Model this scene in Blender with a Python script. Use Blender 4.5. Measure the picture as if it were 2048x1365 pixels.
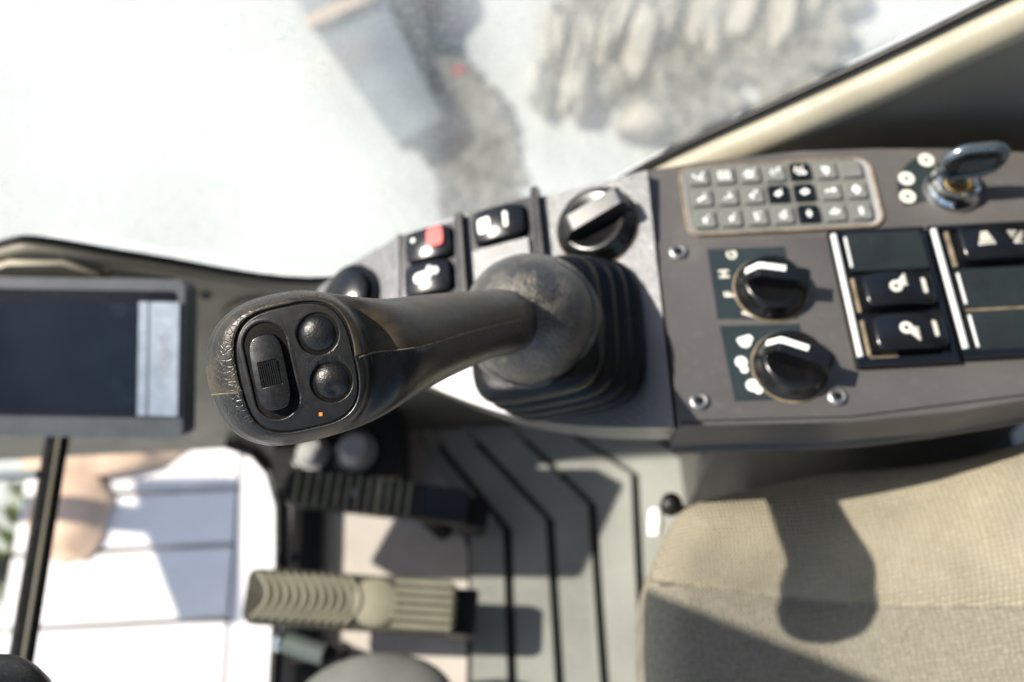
import bpy, bmesh, math, random
from mathutils import Matrix, Vector, noise
random.seed(7)
R = math.radians
for o in list(bpy.data.objects): bpy.data.objects.remove(o)
scn = bpy.context.scene
C = scn.collection

# ------------------------------------------------------------------ camera, sky, sun, exposure
AX = Vector((0.9986, -0.0470, -0.0229)); AY = Vector((0.0523, 0.8976, 0.4378)); AZ = Vector((0.0, -0.4384, 0.8988))
TILT = Matrix((AX, AY, AZ)).transposed()          # 26 degrees of pitch, 3 of roll
cd = bpy.data.cameras.new('camera'); cam = bpy.data.objects.new('camera', cd); C.objects.link(cam)
cam.matrix_world = Matrix.Translation((0, 0, 1.193)) @ TILT.to_4x4()
cd.sensor_width = 36.0; cd.lens = 35.0; cd.clip_start = .02; cd.clip_end = 500
cd.dof.use_dof = True; cd.dof.focus_distance = .425; cd.dof.aperture_fstop = 5.8; cd.dof.aperture_blades = 0
scn.camera = cam

SUN = Vector((0.671, -0.096, -0.735)).normalized()     # the way the light travels
elev = math.asin(-SUN.z); azim = math.atan2(-SUN.x, -SUN.y)
w = bpy.data.worlds.new('World'); scn.world = w; w.use_nodes = True
nt = w.node_tree; bg = nt.nodes['Background']
sky = nt.nodes.new('ShaderNodeTexSky'); sky.sky_type = 'NISHITA'; sky.sun_disc = False
sky.sun_elevation = elev; sky.sun_rotation = azim; sky.air_density = 1.0; sky.dust_density = 1.4
nt.links.new(sky.outputs[0], bg.inputs[0]); bg.inputs[1].default_value = 0.095
sd = bpy.data.lights.new('sun', 'SUN'); sd.energy = 4.2; sd.angle = R(.55); sd.color = (1.0, .93, .82)
so = bpy.data.objects.new('sun', sd); C.objects.link(so); so.rotation_euler = SUN.to_track_quat('-Z', 'Y').to_euler()
so.location = -SUN * 6
scn.view_settings.view_transform = 'Standard'; scn.view_settings.look = 'None'
scn.view_settings.gamma = 1; scn.view_settings.exposure = 1.0; scn.view_settings.use_curve_mapping = False
scn.cycles.max_bounces = 8; scn.cycles.transparent_max_bounces = 12; scn.cycles.use_denoising = True

# ------------------------------------------------------------------ materials
def sock(n, *names):
    for k in names:
        if k in n.inputs: return n.inputs[k]
def mat(name, col, rough=.5, metal=0., var=.18, vscale=40., dust_sheen=None, grain=None, wear=None, coat=0., spec=.5, rvar=.15, soft=.23, speck=1.0, coatr=.12):
    """dust=(colour, amount 0..1, scale)  grain=(kind, scale, strength, distance)"""
    m = bpy.data.materials.new(name); m.use_nodes = True
    t = m.node_tree; N = t.nodes; L = t.links; b = N['Principled BSDF']
    tc = N.new('ShaderNodeTexCoord'); P = tc.outputs['Object']
    n1 = N.new('ShaderNodeTexNoise'); n1.inputs['Scale'].default_value = vscale; n1.inputs['Detail'].default_value = 6
    L.new(P, n1.inputs['Vector'])
    mr = N.new('ShaderNodeMapRange'); mr.inputs[1].default_value = .3; mr.inputs[2].default_value = .7
    mr.inputs[3].default_value = 1 - var; mr.inputs[4].default_value = 1 + var
    L.new(n1.outputs[0], mr.inputs[0])
    mul = N.new('ShaderNodeMix'); mul.data_type = 'RGBA'; mul.blend_type = 'MULTIPLY'; mul.inputs[0].default_value = 1
    mul.inputs[6].default_value = (*col, 1); L.new(mr.outputs[0], mul.inputs[7])
    out = mul.outputs[2]; rough_out = None
    rr = N.new('ShaderNodeMapRange'); rr.inputs[1].default_value = .3; rr.inputs[2].default_value = .7
    rr.inputs[3].default_value = max(.02, rough * (1 - rvar)); rr.inputs[4].default_value = min(1, rough * (1 + rvar))
    n2 = N.new('ShaderNodeTexNoise'); n2.inputs['Scale'].default_value = vscale * 3.1; n2.inputs['Detail'].default_value = 4
    L.new(P, n2.inputs['Vector']); L.new(n2.outputs[0], rr.inputs[0]); rough_out = rr.outputs[0]
    if dust_sheen:
        dc, da, ds = dust_sheen
        a = N.new('ShaderNodeTexNoise'); a.inputs['Scale'].default_value = ds; a.inputs['Detail'].default_value = 8
        a.inputs['Roughness'].default_value = .7
        L.new(P, a.inputs['Vector'])
        sp = N.new('ShaderNodeTexNoise'); sp.inputs['Scale'].default_value = ds * 22; sp.inputs['Detail'].default_value = 2
        L.new(P, sp.inputs['Vector'])
        r1 = N.new('ShaderNodeMapRange'); r1.inputs[1].default_value = .72 - .35 * da; r1.inputs[2].default_value = .72 + soft - .35 * da
        L.new(a.outputs[0], r1.inputs[0])
        r2 = N.new('ShaderNodeMapRange'); r2.inputs[1].default_value = .56; r2.inputs[2].default_value = .70; r2.inputs[4].default_value = .75
        L.new(sp.outputs[0], r2.inputs[0])
        mx = N.new('ShaderNodeMath'); mx.operation = 'MAXIMUM'; L.new(r1.outputs[0], mx.inputs[0])
        m2 = N.new('ShaderNodeMath'); m2.operation = 'MULTIPLY'; L.new(r2.outputs[0], m2.inputs[0]); m2.inputs[1].default_value = min(1, da * 1.6) * speck
        L.new(m2.outputs[0], mx.inputs[1])
        k = N.new('ShaderNodeMath'); k.operation = 'MULTIPLY'; k.inputs[1].default_value = min(1, .35 + da); k.use_clamp = True
        L.new(mx.outputs[0], k.inputs[0])
        d = N.new('ShaderNodeMix'); d.data_type = 'RGBA'; L.new(k.outputs[0], d.inputs[0]); L.new(out, d.inputs[6])
        d.inputs[7].default_value = (*dc, 1); out = d.outputs[2]
        rd = N.new('ShaderNodeMix'); rd.data_type = 'FLOAT'; L.new(k.outputs[0], rd.inputs[0]); L.new(rough_out, rd.inputs[2])
        rd.inputs[3].default_value = .85; rough_out = rd.outputs[0]
    L.new(out, b.inputs['Base Color']); L.new(rough_out, b.inputs['Roughness'])
    b.inputs['Metallic'].default_value = metal
    sock(b, 'Specular IOR Level', 'Specular').default_value = spec
    if coat: sock(b, 'Coat Weight', 'Clearcoat').default_value = coat; sock(b, 'Coat Roughness').default_value = coatr
    if grain:
        kind, sc, st, dist = grain
        if kind == 'cells':
            g = N.new('ShaderNodeTexVoronoi'); g.feature = 'DISTANCE_TO_EDGE'; g.inputs['Scale'].default_value = sc
            wob = N.new('ShaderNodeTexNoise'); wob.inputs['Scale'].default_value = sc * .6; L.new(P, wob.inputs['Vector'])
            wm = N.new('ShaderNodeVectorMath'); wm.operation = 'MULTIPLY_ADD'; L.new(wob.outputs['Color'], wm.inputs[0])
            wm.inputs[1].default_value = (.9 / sc,) * 3; L.new(P, wm.inputs[2]); L.new(wm.outputs[0], g.inputs['Vector'])
            q = N.new('ShaderNodeMapRange'); q.inputs[1].default_value = 0.; q.inputs[2].default_value = .16; q.interpolation_type = 'SMOOTHSTEP'
            L.new(g.outputs['Distance'], q.inputs[0]); hgt = q.outputs[0]
            fine = N.new('ShaderNodeTexNoise'); fine.inputs['Scale'].default_value = sc * 7; L.new(P, fine.inputs['Vector'])
            ad = N.new('ShaderNodeMath'); ad.operation = 'MULTIPLY_ADD'; L.new(fine.outputs[0], ad.inputs[0]); ad.inputs[1].default_value = .35
            L.new(hgt, ad.inputs[2]); hgt = ad.outputs[0]
            if wear:   # where the texture is rubbed smooth
                sx = N.new('ShaderNodeSeparateXYZ'); L.new(P, sx.inputs[0])
                wr = N.new('ShaderNodeMapRange'); wr.inputs[1].default_value = wear[0]; wr.inputs[2].default_value = wear[1]
                wr.inputs[3].default_value = st; wr.inputs[4].default_value = st * .22
                nz = N.new('ShaderNodeMath'); nz.operation = 'MULTIPLY_ADD'; L.new(n1.outputs[0], nz.inputs[0]); nz.inputs[1].default_value = .03
                L.new(sx.outputs[0], nz.inputs[2]); L.new(nz.outputs[0], wr.inputs[0])
        elif kind == 'weave':
            w1 = N.new('ShaderNodeTexWave'); w1.bands_direction = 'X'; w1.inputs['Scale'].default_value = sc; w1.inputs['Distortion'].default_value = 2.6; w1.inputs['Detail Scale'].default_value = 1.6
            w2 = N.new('ShaderNodeTexWave'); w2.bands_direction = 'Y'; w2.inputs['Scale'].default_value = sc; w2.inputs['Distortion'].default_value = 2.6; w2.inputs['Detail Scale'].default_value = 1.6
            L.new(P, w1.inputs[0]); L.new(P, w2.inputs[0])
            g = N.new('ShaderNodeMath'); g.operation = 'MULTIPLY'; L.new(w1.outputs['Fac'], g.inputs[0]); L.new(w2.outputs['Fac'], g.inputs[1]); hgt = g.outputs[0]
        else:
            g = N.new('ShaderNodeTexNoise'); g.inputs['Scale'].default_value = sc; g.inputs['Detail'].default_value = 3; L.new(P, g.inputs['Vector']); hgt = g.outputs[0]
        bp = N.new('ShaderNodeBump'); bp.inputs['Strength'].default_value = st; bp.inputs['Distance'].default_value = dist
        if kind == 'cells' and wear: L.new(wr.outputs[0], bp.inputs['Strength'])
        L.new(hgt, bp.inputs['Height']); L.new(bp.outputs[0], b.inputs['Normal'])
    return m

DUST = (.20, .155, .10)
M = dict(
 grip = mat('grip_rubber', (.0058, .0062, .0066), .31, spec=.5, var=.3, vscale=60, dust_sheen=((.16, .13, .085), .10, 55), grain=('cells', 420, .34, .00035), wear=(-.100, -.078)),
 grip_dusty = mat('grip_rubber_dusty', (.0070, .0066, .0058), .34, spec=.45, var=.3, vscale=60, dust_sheen=((.150, .108, .056), .84, 14), soft=.46, speck=.35, grain=('cells', 420, .34, .00035), wear=(-.100, -.078)),
 pad = mat('pad_plastic', (.0055, .0057, .0060), .34, spec=.45, var=.25, vscale=90, dust_sheen=((.17, .135, .09), .05, 70), grain=('n', 2600, .45, .0002)),
 button = mat('button_rubber', (.0055, .0057, .006), .35, spec=.45, var=.2, vscale=90, dust_sheen=((.16, .13, .085), .08, 80), grain=('n', 900, .5, .0004)),
 rocker = mat('rocker_plastic', (.0050, .0054, .0060), .27, spec=.5, var=.2, vscale=120, dust_sheen=((.16, .13, .085), .05, 80), grain=('n', 2200, .12, .0002)),
 groove = mat('groove_dirt', (.003, .003, .003), .8, spec=.2, dust_sheen=((.20, .15, .08), .2, 90)),
 seamdust = mat('seam_dust', (.13, .10, .065), .9, var=.5, vscale=300),
 orange = mat('orange_mark', (.55, .19, .03), .5),
 dome = mat('dome_plastic', (.010, .0105, .011), .36, spec=.8, coat=.3, coatr=.34, var=.4, vscale=70, dust_sheen=((.19, .165, .12), .66, 75), soft=.30, speck=1.0, grain=('n', 520, .9, .0011)),
 boot = mat('boot_rubber', (.0022, .0022, .0024), .24, spec=.30, var=.3, vscale=50, grain=('n', 1200, .10, .0003)),
 con_front = mat('console_plastic_grey', (.046, .052, .060), .38, spec=1.0, coat=.65, coatr=.36, var=.15, vscale=26, dust_sheen=((.20, .17, .14), .10, 22), grain=('n', 520, .9, .0012)),
 con_nose = mat('console_nose_plastic', (.050, .056, .064), .36, spec=.7, var=.15, vscale=26, dust_sheen=((.20, .17, .14), .14, 22), grain=('n', 520, .6, .0010)),
 con_rear = mat('console_plastic_brown', (.083, .0775, .0745), .43, var=.20, vscale=9, dust_sheen=((.19, .17, .143), .46, 9), soft=.36, speck=.25, grain=('n', 1300, .28, .0004)),
 con_side = mat('console_side_plastic', (.050, .047, .044), .42, var=.2, vscale=22, dust_sheen=((.2, .17, .13), .16, 26), grain=('n', 1300, .2, .0004)),
 gloss = mat('black_gloss_plastic', (.0042, .0052, .0068), .20, var=.25, vscale=60, dust_sheen=((.15, .14, .12), .05, 60), grain=('n', 500, .05, .0003)),
 knob_worn = mat('knob_plastic_worn', (.012, .013, .014), .36, spec=.9, var=.2, vscale=60),
 knob = mat('knob_plastic', (.0042, .0046, .0050), .22, var=.25, vscale=60, dust_sheen=((.20, .16, .10), .08, 60), grain=('n', 900, .06, .0003)),
 blank = mat('blank_plastic', (.013, .017, .017), .36, var=.3, vscale=40, dust_sheen=((.14, .14, .12), .12, 40), grain=('n', 1600, .2, .0003)),
 label = mat('label_print', (.018, .027, .029), .36, var=.12, vscale=40, dust_sheen=((.18, .17, .14), .12, 50)),
 white = mat('white_print', (.80, .82, .78), .45, var=.05),
 cream = mat('cream_print', (.66, .64, .55), .5, var=.08),
 red = mat('red_button', (.55, .022, .018), .32, var=.1),
 key = mat('key_rubber', (.150, .158, .146), .55, var=.14, vscale=60, dust_sheen=((.34, .31, .25), .24, 60)),
 keybed = mat('keypad_bed', (.125, .130, .120), .6, var=.2, vscale=60, dust_sheen=((.36, .30, .20), .34, 60)),
 bezel = mat('keypad_bezel', (.34, .33, .34), .42, var=.1, dust_sheen=((.30, .24, .15), .2, 40)),
 dirtline = mat('dirt_in_seam', (.19, .15, .10), .9, var=.4, vscale=120),
 lettering = mat('printed_lettering', (.22, .24, .27), .5),
 barpaint = mat('black_bar_paint', (.006, .006, .006), .8, spec=.12, var=.2),
 key_rim = mat('key_rim', (.20, .24, .27), .26, .8, var=.1),
 ridge = mat('dark_ridge', (.05, .053, .056), .26, var=.1),
 chrome = mat('chrome', (.62, .64, .66), .16, 1.0, var=.1, vscale=60),
 steel = mat('brushed_steel', (.27, .27, .27), .5, 1.0, var=.2, vscale=80, dust_sheen=((.3, .2, .1), .15, 60)),
 brass = mat('brass_plug', (.45, .34, .16), .35, 1.0, var=.2, vscale=90),
 silver = mat('silver_paint', (.34, .385, .44), .36, .55, var=.05),
 glare_trim = mat('ridge_glare', (.60, .61, .60), .30, var=.1),  # pale colour stands in for sun glare on the ridge edges
 housing = mat('monitor_housing', (.060, .066, .075), .40, var=.14, grain=('n', 1200, .1, .0003), dust_sheen=((.24, .22, .19), .20, 30)),
 screen = mat('screen_glass', (.004, .007, .011), .11, var=.5, vscale=12, dust_sheen=((.040, .075, .115), .55, 7), soft=.45, speck=0., rvar=.5),  # bluish patches: sky reflections and smudges painted into the colour
 olive = mat('olive_trim', (.165, .147, .105), .55, var=.14, vscale=12, dust_sheen=((.27, .23, .16), .18, 12), grain=('n', 1200, .2, .0004)),
 darkpanel = mat('dark_panel', (.235, .215, .170), .6, var=.2, vscale=9, dust_sheen=((.26, .19, .11), .35, 9), soft=.4, grain=('n', 1100, .2, .0004)),
 beige = mat('beige_trim', (.30, .275, .205), .5, var=.16, vscale=18, dust_sheen=((.24, .19, .11), .35, 18)),
 seal = mat('rubber_seal', (.0045, .0045, .0045), .45, spec=.35, var=.2),
 floor = mat('floor_plate', (.50, .45, .41), .65, var=.16, vscale=14, dust_sheen=((.48, .36, .24), .25, 10)),
 mat_strip = mat('floor_mat_rubber', (.25, .258, .235), .62, var=.22, vscale=9, dust_sheen=((.40, .37, .30), .36, 7), grain=('n', 700, .25, .0006)),
 mat_base = mat('floor_mat_groove', (.016, .018, .016), .7, dust_sheen=((.14, .13, .10), .12, 20)),
 pedal_dark = mat('pedal_rubber', (.010, .010, .010), .5, var=.3, vscale=30, dust_sheen=((.22, .19, .12), .18, 20), grain=('n', 900, .2, .0005)),
 pedal_dusty = mat('pedal_rubber_dusty', (.24, .225, .165), .72, var=.2, vscale=25, dust_sheen=((.36, .33, .24), .42, 16), grain=('n', 900, .25, .0006)),
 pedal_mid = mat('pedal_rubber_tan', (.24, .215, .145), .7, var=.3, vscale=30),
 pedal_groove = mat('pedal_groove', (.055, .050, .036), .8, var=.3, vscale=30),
 grey_rub = mat('grey_rubber', (.16, .165, .155), .6, var=.2, vscale=20, dust_sheen=((.35, .33, .27), .3, 16)),
 pale = mat('pale_plastic', (.34, .33, .33), .4, var=.12),
 glassgreen = mat('painted_tube', (.10, .125, .115), .4, var=.1),
 shoe = mat('track_shoe', (.78, .75, .745), .75, var=.07, vscale=7, dust_sheen=((.68, .60, .52), .30, 5)),
 mud = mat('dried_mud', (.58, .41, .30), .9, var=.25, vscale=12, dust_sheen=((.66, .56, .46), .4, 6)),
 ground = mat('pale_dusty_ground', (.485, .510, .500), .95, var=.12, vscale=1.6, dust_sheen=((.36, .35, .32), .42, 2.2), grain=('n', 30, .6, .02)),
 block = mat('blue_grey_steel', (.155, .180, .205), .6, var=.18, vscale=6, dust_sheen=((.25, .24, .22), .30, 4)),
 darksteel = mat('dark_steel', (.055, .062, .066), .7, var=.3, vscale=8, dust_sheen=((.22, .19, .15), .3, 7)),
 rubble_pale = mat('rubble_pale', (.44, .405, .345), .95, var=.25, vscale=6, dust_sheen=((.32, .26, .18), .34, 5), grain=('n', 40, .8, .02)),
 rubble_dark = mat('rubble_dark', (.185, .180, .158), .95, var=.5, vscale=12, dust_sheen=((.34, .27, .18), .36, 5)),
 roof = mat('headliner', (.22, .22, .21), .8),
 rust = mat('rust_spot', (.40, .20, .07), .9, var=.3, vscale=40),
 weed = mat('weed_leaf', (.16, .20, .03), .7, var=.3),
)
def seat_material():
    m = mat('seat_fabric', (.285, .255, .185), .85, var=.16, vscale=22, dust_sheen=((.20, .155, .08), .34, 9), grain=('weave', 98, .9, .0012))
    t = m.node_tree; N = t.nodes; L = t.links; b = N['Principled BSDF']
    src = b.inputs['Base Color'].links[0].from_socket
    tc = N.new('ShaderNodeTexCoord'); sx = N.new('ShaderNodeSeparateXYZ'); L.new(tc.outputs['Object'], sx.inputs[0])
    # the sewn seam line: y = .158 - .184 (x - .0916); the middle panel is a greyer, smoother cloth
    a = N.new('ShaderNodeMath'); a.operation = 'MULTIPLY_ADD'; L.new(sx.outputs[0], a.inputs[0]); a.inputs[1].default_value = .184; L.new(sx.outputs[1], a.inputs[2])
    st = N.new('ShaderNodeMath'); st.operation = 'LESS_THAN'; L.new(a.outputs[0], st.inputs[0]); st.inputs[1].default_value = .1748
    mx = N.new('ShaderNodeMix'); mx.data_type = 'RGBA'; L.new(st.outputs[0], mx.inputs[0]); L.new(src, mx.inputs[6])
    n = N.new('ShaderNodeTexNoise'); n.inputs['Scale'].default_value = 420; n.inputs['Detail'].default_value = 3; L.new(tc.outputs['Object'], n.inputs['Vector'])
    cr = N.new('ShaderNodeValToRGB'); cr.color_ramp.elements[0].color = (.165, .152, .115, 1); cr.color_ramp.elements[1].color = (.27, .25, .195, 1)
    cr.color_ramp.elements[0].position = .3; cr.color_ramp.elements[1].position = .7
    L.new(n.outputs[0], cr.inputs[0]); L.new(cr.outputs[0], mx.inputs[7]); L.new(mx.outputs[2], b.inputs['Base Color'])
    # thread colour follows the weave
    hg = [n_ for n_ in N if n_.type == 'BUMP'][0].inputs['Height'].links[0].from_socket
    wr = N.new('ShaderNodeMapRange'); wr.inputs[1].default_value = .05; wr.inputs[2].default_value = .6; wr.inputs[3].default_value = .66; wr.inputs[4].default_value = 1.20; L.new(hg, wr.inputs[0])
    wx = N.new('ShaderNodeMix'); wx.data_type = 'RGBA'; wx.blend_type = 'MULTIPLY'; wx.inputs[0].default_value = 1
    L.new(mx.outputs[2], wx.inputs[6]); L.new(wr.outputs[0], wx.inputs[7]); L.new(wx.outputs[2], b.inputs['Base Color'])
    return m
M['seat'] = seat_material()
def pane_material(name, dusty):
    m = bpy.data.materials.new(name); m.use_nodes = True; t = m.node_tree; N = t.nodes; L = t.links
    N.remove(N['Principled BSDF']); out = N['Material Output']
    tr = N.new('ShaderNodeBsdfTransparent'); tr.inputs[0].default_value = (.970, .978, .970, 1)
    gl = N.new('ShaderNodeBsdfGlossy'); gl.inputs['Roughness'].default_value = .03
    lw = N.new('ShaderNodeLayerWeight'); lw.inputs[0].default_value = .5
    pw = N.new('ShaderNodeMath'); pw.operation = 'POWER'; pw.inputs[1].default_value = 5; L.new(lw.outputs['Facing'], pw.inputs[0])
    fr = N.new('ShaderNodeMath'); fr.operation = 'MULTIPLY_ADD'; fr.inputs[1].default_value = .9; fr.inputs[2].default_value = .03; L.new(pw.outputs[0], fr.inputs[0])
    m1 = N.new('ShaderNodeMixShader'); L.new(fr.outputs[0], m1.inputs[0]); L.new(tr.outputs[0], m1.inputs[1]); L.new(gl.outputs[0], m1.inputs[2])
    df = N.new('ShaderNodeBsdfDiffuse'); df.inputs[0].default_value = (.62, .62, .58, 1)
    tl = N.new('ShaderNodeBsdfTranslucent'); tl.inputs[0].default_value = (.72, .73, .70, 1)
    m2 = N.new('ShaderNodeMixShader'); m2.inputs[0].default_value = .65; L.new(df.outputs[0], m2.inputs[1]); L.new(tl.outputs[0], m2.inputs[2])
    tc = N.new('ShaderNodeTexCoord')
    a = N.new('ShaderNodeTexNoise'); a.inputs['Scale'].default_value = 190; a.inputs['Detail'].default_value = 5; L.new(tc.outputs['Object'], a.inputs['Vector'])
    c = N.new('ShaderNodeTexNoise'); c.inputs['Scale'].default_value = 7; c.inputs['Detail'].default_value = 5; L.new(tc.outputs['Object'], c.inputs['Vector'])
    r1 = N.new('ShaderNodeMapRange'); r1.inputs[1].default_value = .5; r1.inputs[2].default_value = .7; r1.inputs[3].default_value = dusty * .55; r1.inputs[4].default_value = dusty * 1.6
    L.new(a.outputs[0], r1.inputs[0])
    r2 = N.new('ShaderNodeMapRange'); r2.inputs[1].default_value = .3; r2.inputs[2].default_value = .7; r2.inputs[3].default_value = .5; r2.inputs[4].default_value = 1.5
    L.new(c.outputs[0], r2.inputs[0])
    mu = N.new('ShaderNodeMath'); mu.operation = 'MULTIPLY'; mu.use_clamp = True; L.new(r1.outputs[0], mu.inputs[0]); L.new(r2.outputs[0], mu.inputs[1])
    m3 = N.new('ShaderNodeMixShader'); L.new(mu.outputs[0], m3.inputs[0]); L.new(m1.outputs[0], m3.inputs[1]); L.new(m2.outputs[0], m3.inputs[2])
    if dusty > .1:      # the dusty film blurs what is seen through it
        rf = N.new('ShaderNodeBsdfRefraction'); rf.inputs['IOR'].default_value = 1.06; rf.inputs['Roughness'].default_value = .42
        m4 = N.new('ShaderNodeMixShader'); m4.inputs[0].default_value = .22; L.new(m3.outputs[0], m4.inputs[1]); L.new(rf.outputs[0], m4.inputs[2])
        L.new(m4.outputs[0], out.inputs[0])
    else: L.new(m3.outputs[0], out.inputs[0])
    return m
M['pane'] = pane_material('dusty_glass', .16); M['pane_clean'] = pane_material('front_glass', .015)

# ------------------------------------------------------------------ helpers
BASE = {}
def thing(name, label, cat, loc, group=None, kind=None):
    o = bpy.data.objects.new(name, None); C.objects.link(o); o.location = loc; o.empty_display_size = .02
    o['label'] = label; o['category'] = cat
    if group: o['group'] = group
    if kind: o['kind'] = kind
    BASE[o.name] = Vector(loc); return o
def link(name, me, parent=None, mats=None, at=None, rot=None, wn=False):
    o = bpy.data.objects.new(name, me); C.objects.link(o)
    if mats is not None and not me.materials:
        for q in (mats if isinstance(mats, (list, tuple)) else [mats]): me.materials.append(q)
    if parent is not None:
        o.parent = parent
        if parent.name in BASE: o.matrix_parent_inverse = Matrix.Translation(-BASE[parent.name])
    if at is not None: o.location = at
    if rot is not None: o.rotation_euler = rot
    if wn:
        md = o.modifiers.new('wn', 'WEIGHTED_NORMAL'); md.keep_sharp = True
    return o
def struct(o, label, cat=None, kind='structure'):
    o['kind'] = kind; o['label'] = label
    if cat: o['category'] = cat
    return o
def fin(bm, smooth=True, sharp=45, mx=None):
    if mx is not None: bmesh.ops.transform(bm, matrix=mx, verts=bm.verts)
    bmesh.ops.recalc_face_normals(bm, faces=bm.faces)
    me = bpy.data.meshes.new('m'); bm.to_mesh(me); bm.free()
    if smooth:
        for p in me.polygons: p.use_smooth = True
        me.set_sharp_from_angle(angle=R(sharp))
    return me
def bevel(bm, off, seg=2, ang=28):
    es = [e for e in bm.edges if len(e.link_faces) == 2 and e.calc_face_angle(0) > R(ang)]
    if off > 0: bmesh.ops.bevel(bm, geom=es, offset=off, segments=seg, profile=.5, affect='EDGES', clamp_overlap=True)
def prism(pts, z0, z1, bev=0, seg=2, mx=None, taper=1.0, ang=28):
    bm = bmesh.new(); n = len(pts); cx = sum(p[0] for p in pts) / n; cy = sum(p[1] for p in pts) / n
    a = [bm.verts.new((x, y, z0)) for x, y in pts]
    b = [bm.verts.new((cx + (x - cx) * taper, cy + (y - cy) * taper, z1)) for x, y in pts]
    for i in range(n):
        j = (i + 1) % n; bm.faces.new((a[i], a[j], b[j], b[i]))
    bm.faces.new(a[::-1]); bm.faces.new(b); bevel(bm, bev, seg, ang)
    return fin(bm, mx=mx)
def rect(x0, y0, x1, y1): return [(x0, y0), (x1, y0), (x1, y1), (x0, y1)]
def rrect(cx, cy, w, h, r, n=5, rot=0):
    o = []
    for k, (sx, sy) in enumerate(((1, 1), (-1, 1), (-1, -1), (1, -1))):
        for i in range(n + 1):
            a = R(90 * k + 90 * i / n); o.append((sx * (w / 2 - r) + r * math.cos(a), sy * (h / 2 - r) + r * math.sin(a)))
    c, s = math.cos(rot), math.sin(rot)
    return [(cx + x * c - y * s, cy + x * s + y * c) for x, y in o]
def boxm(c, s, bev=0, seg=2, mx=None):
    return prism(rect(c[0] - s[0] / 2, c[1] - s[1] / 2, c[0] + s[0] / 2, c[1] + s[1] / 2), c[2] - s[2] / 2, c[2] + s[2] / 2, bev, seg, mx)
def loft(secs, cap0=True, cap1=True, closed=True, sharp=50, mx=None):
    bm = bmesh.new(); V = [[bm.verts.new(p) for p in s] for s in secs]; n = len(secs[0])
    for i in range(len(V) - 1):
        for j in range(n if closed else n - 1):
            k = (j + 1) % n; bm.faces.new((V[i][j], V[i][k], V[i + 1][k], V[i + 1][j]))
    if cap0: bm.faces.new(V[0][::-1])
    if cap1: bm.faces.new(V[-1])
    return fin(bm, sharp=sharp, mx=mx)
def lathe(prof, n=48, mx=None, sharp=40):
    secs = [[(r * math.cos(2 * math.pi * i / n), r * math.sin(2 * math.pi * i / n), z) for i in range(n)] for r, z in prof]
    return loft(secs, sharp=sharp, mx=mx)
def tube(path, r, n=10, mx=None, closed=False, flat=1.0):
    path = [Vector(p) for p in path]; secs = []
    up0 = Vector((0, 0, 1))
    for i, p in enumerate(path):
        a = path[i - 1] if (i or closed) else p; b = path[(i + 1) % len(path)] if (i < len(path) - 1 or closed) else p
        d = (b - a).normalized(); u = d.cross(up0)
        if u.length < 1e-3: u = d.cross(Vector((0, 1, 0)))
        u.normalize(); v = u.cross(d); rr = r[i] if isinstance(r, (list, tuple)) else r
        secs.append([p + u * rr * math.cos(2 * math.pi * k / n) + v * rr * flat * math.sin(2 * math.pi * k / n) for k in range(n)])
    if closed: secs.append(secs[0])
    return loft(secs, not closed, not closed, mx=mx)
def cat(pts, m=8, closed=False):
    P = [Vector(p) for p in pts]; n = len(P); o = []
    g = (lambda i: P[i % n]) if closed else (lambda i: P[max(0, min(n - 1, i))])
    for i in range(n if closed else n - 1):
        a, b, c, d = g(i - 1), g(i), g(i + 1), g(i + 2)
        for k in range(m):
            t = k / m
            o.append(.5 * ((2 * b) + (c - a) * t + (2 * a - 5 * b + 4 * c - d) * t * t + (3 * b - a - 3 * c + d) * t ** 3))
    if not closed: o.append(P[-1])
    return o
def catf(rows, m):            # the same spline over rows of plain numbers
    o = []; n = len(rows); g = lambda i: rows[max(0, min(n - 1, i))]
    for i in range(n - 1):
        a, b, c, d = g(i - 1), g(i), g(i + 1), g(i + 2)
        for k in range(m):
            t = k / m
            o.append([.5 * (2 * B + (Cc - A) * t + (2 * A - 5 * B + 4 * Cc - D) * t * t + (3 * B - A - 3 * Cc + D) * t ** 3) for A, B, Cc, D in zip(a, b, c, d)])
    o.append(list(rows[-1])); return o
def sgnpow(v, e): return math.copysign(abs(v) ** e, v)
def join(mes):
    bm = bmesh.new()
    for me in mes: bm.from_mesh(me)
    out = bpy.data.meshes.new('j'); bm.to_mesh(out); bm.free(); return out
def sst(a, b, x):
    t = max(0., min(1., (x - a) / (b - a))); return t * t * (3 - 2 * t)
def polar(outline, zf, nr=40, ctr=None, mx=None, rmin=0.0, sharp=60):
    """fill a closed outline with rings round its centre, z from zf(x, y)"""
    n = len(outline); cx, cy = ctr or (sum(p[0] for p in outline) / n, sum(p[1] for p in outline) / n)
    bm = bmesh.new(); c = bm.verts.new((cx, cy, zf(cx, cy))); prev = None
    for i in range(1, nr + 1):
        t = i / nr; ring = []
        for x, y in outline:
            X, Y = cx + (x - cx) * t, cy + (y - cy) * t; ring.append(bm.verts.new((X, Y, zf(X, Y))))
        for j in range(n):
            k = (j + 1) % n
            if prev: bm.faces.new((prev[j], ring[j], ring[k], prev[k]))
            else: bm.faces.new((c, ring[j], ring[k]))
        prev = ring
    return fin(bm, sharp=sharp, mx=mx)
def flat(polys, zf=lambda x, y: 0., mx=None):
    """flat print: a list of 2-D polygons laid on a surface"""
    bm = bmesh.new()
    for p in polys: bm.faces.new([bm.verts.new((x, y, zf(x, y))) for x, y in p])
    me = fin(bm, smooth=False, mx=mx); return me
def disc(cx, cy, r, n=16): return [(cx + r * math.cos(2 * math.pi * i / n), cy + r * math.sin(2 * math.pi * i / n)) for i in range(n)]
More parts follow.
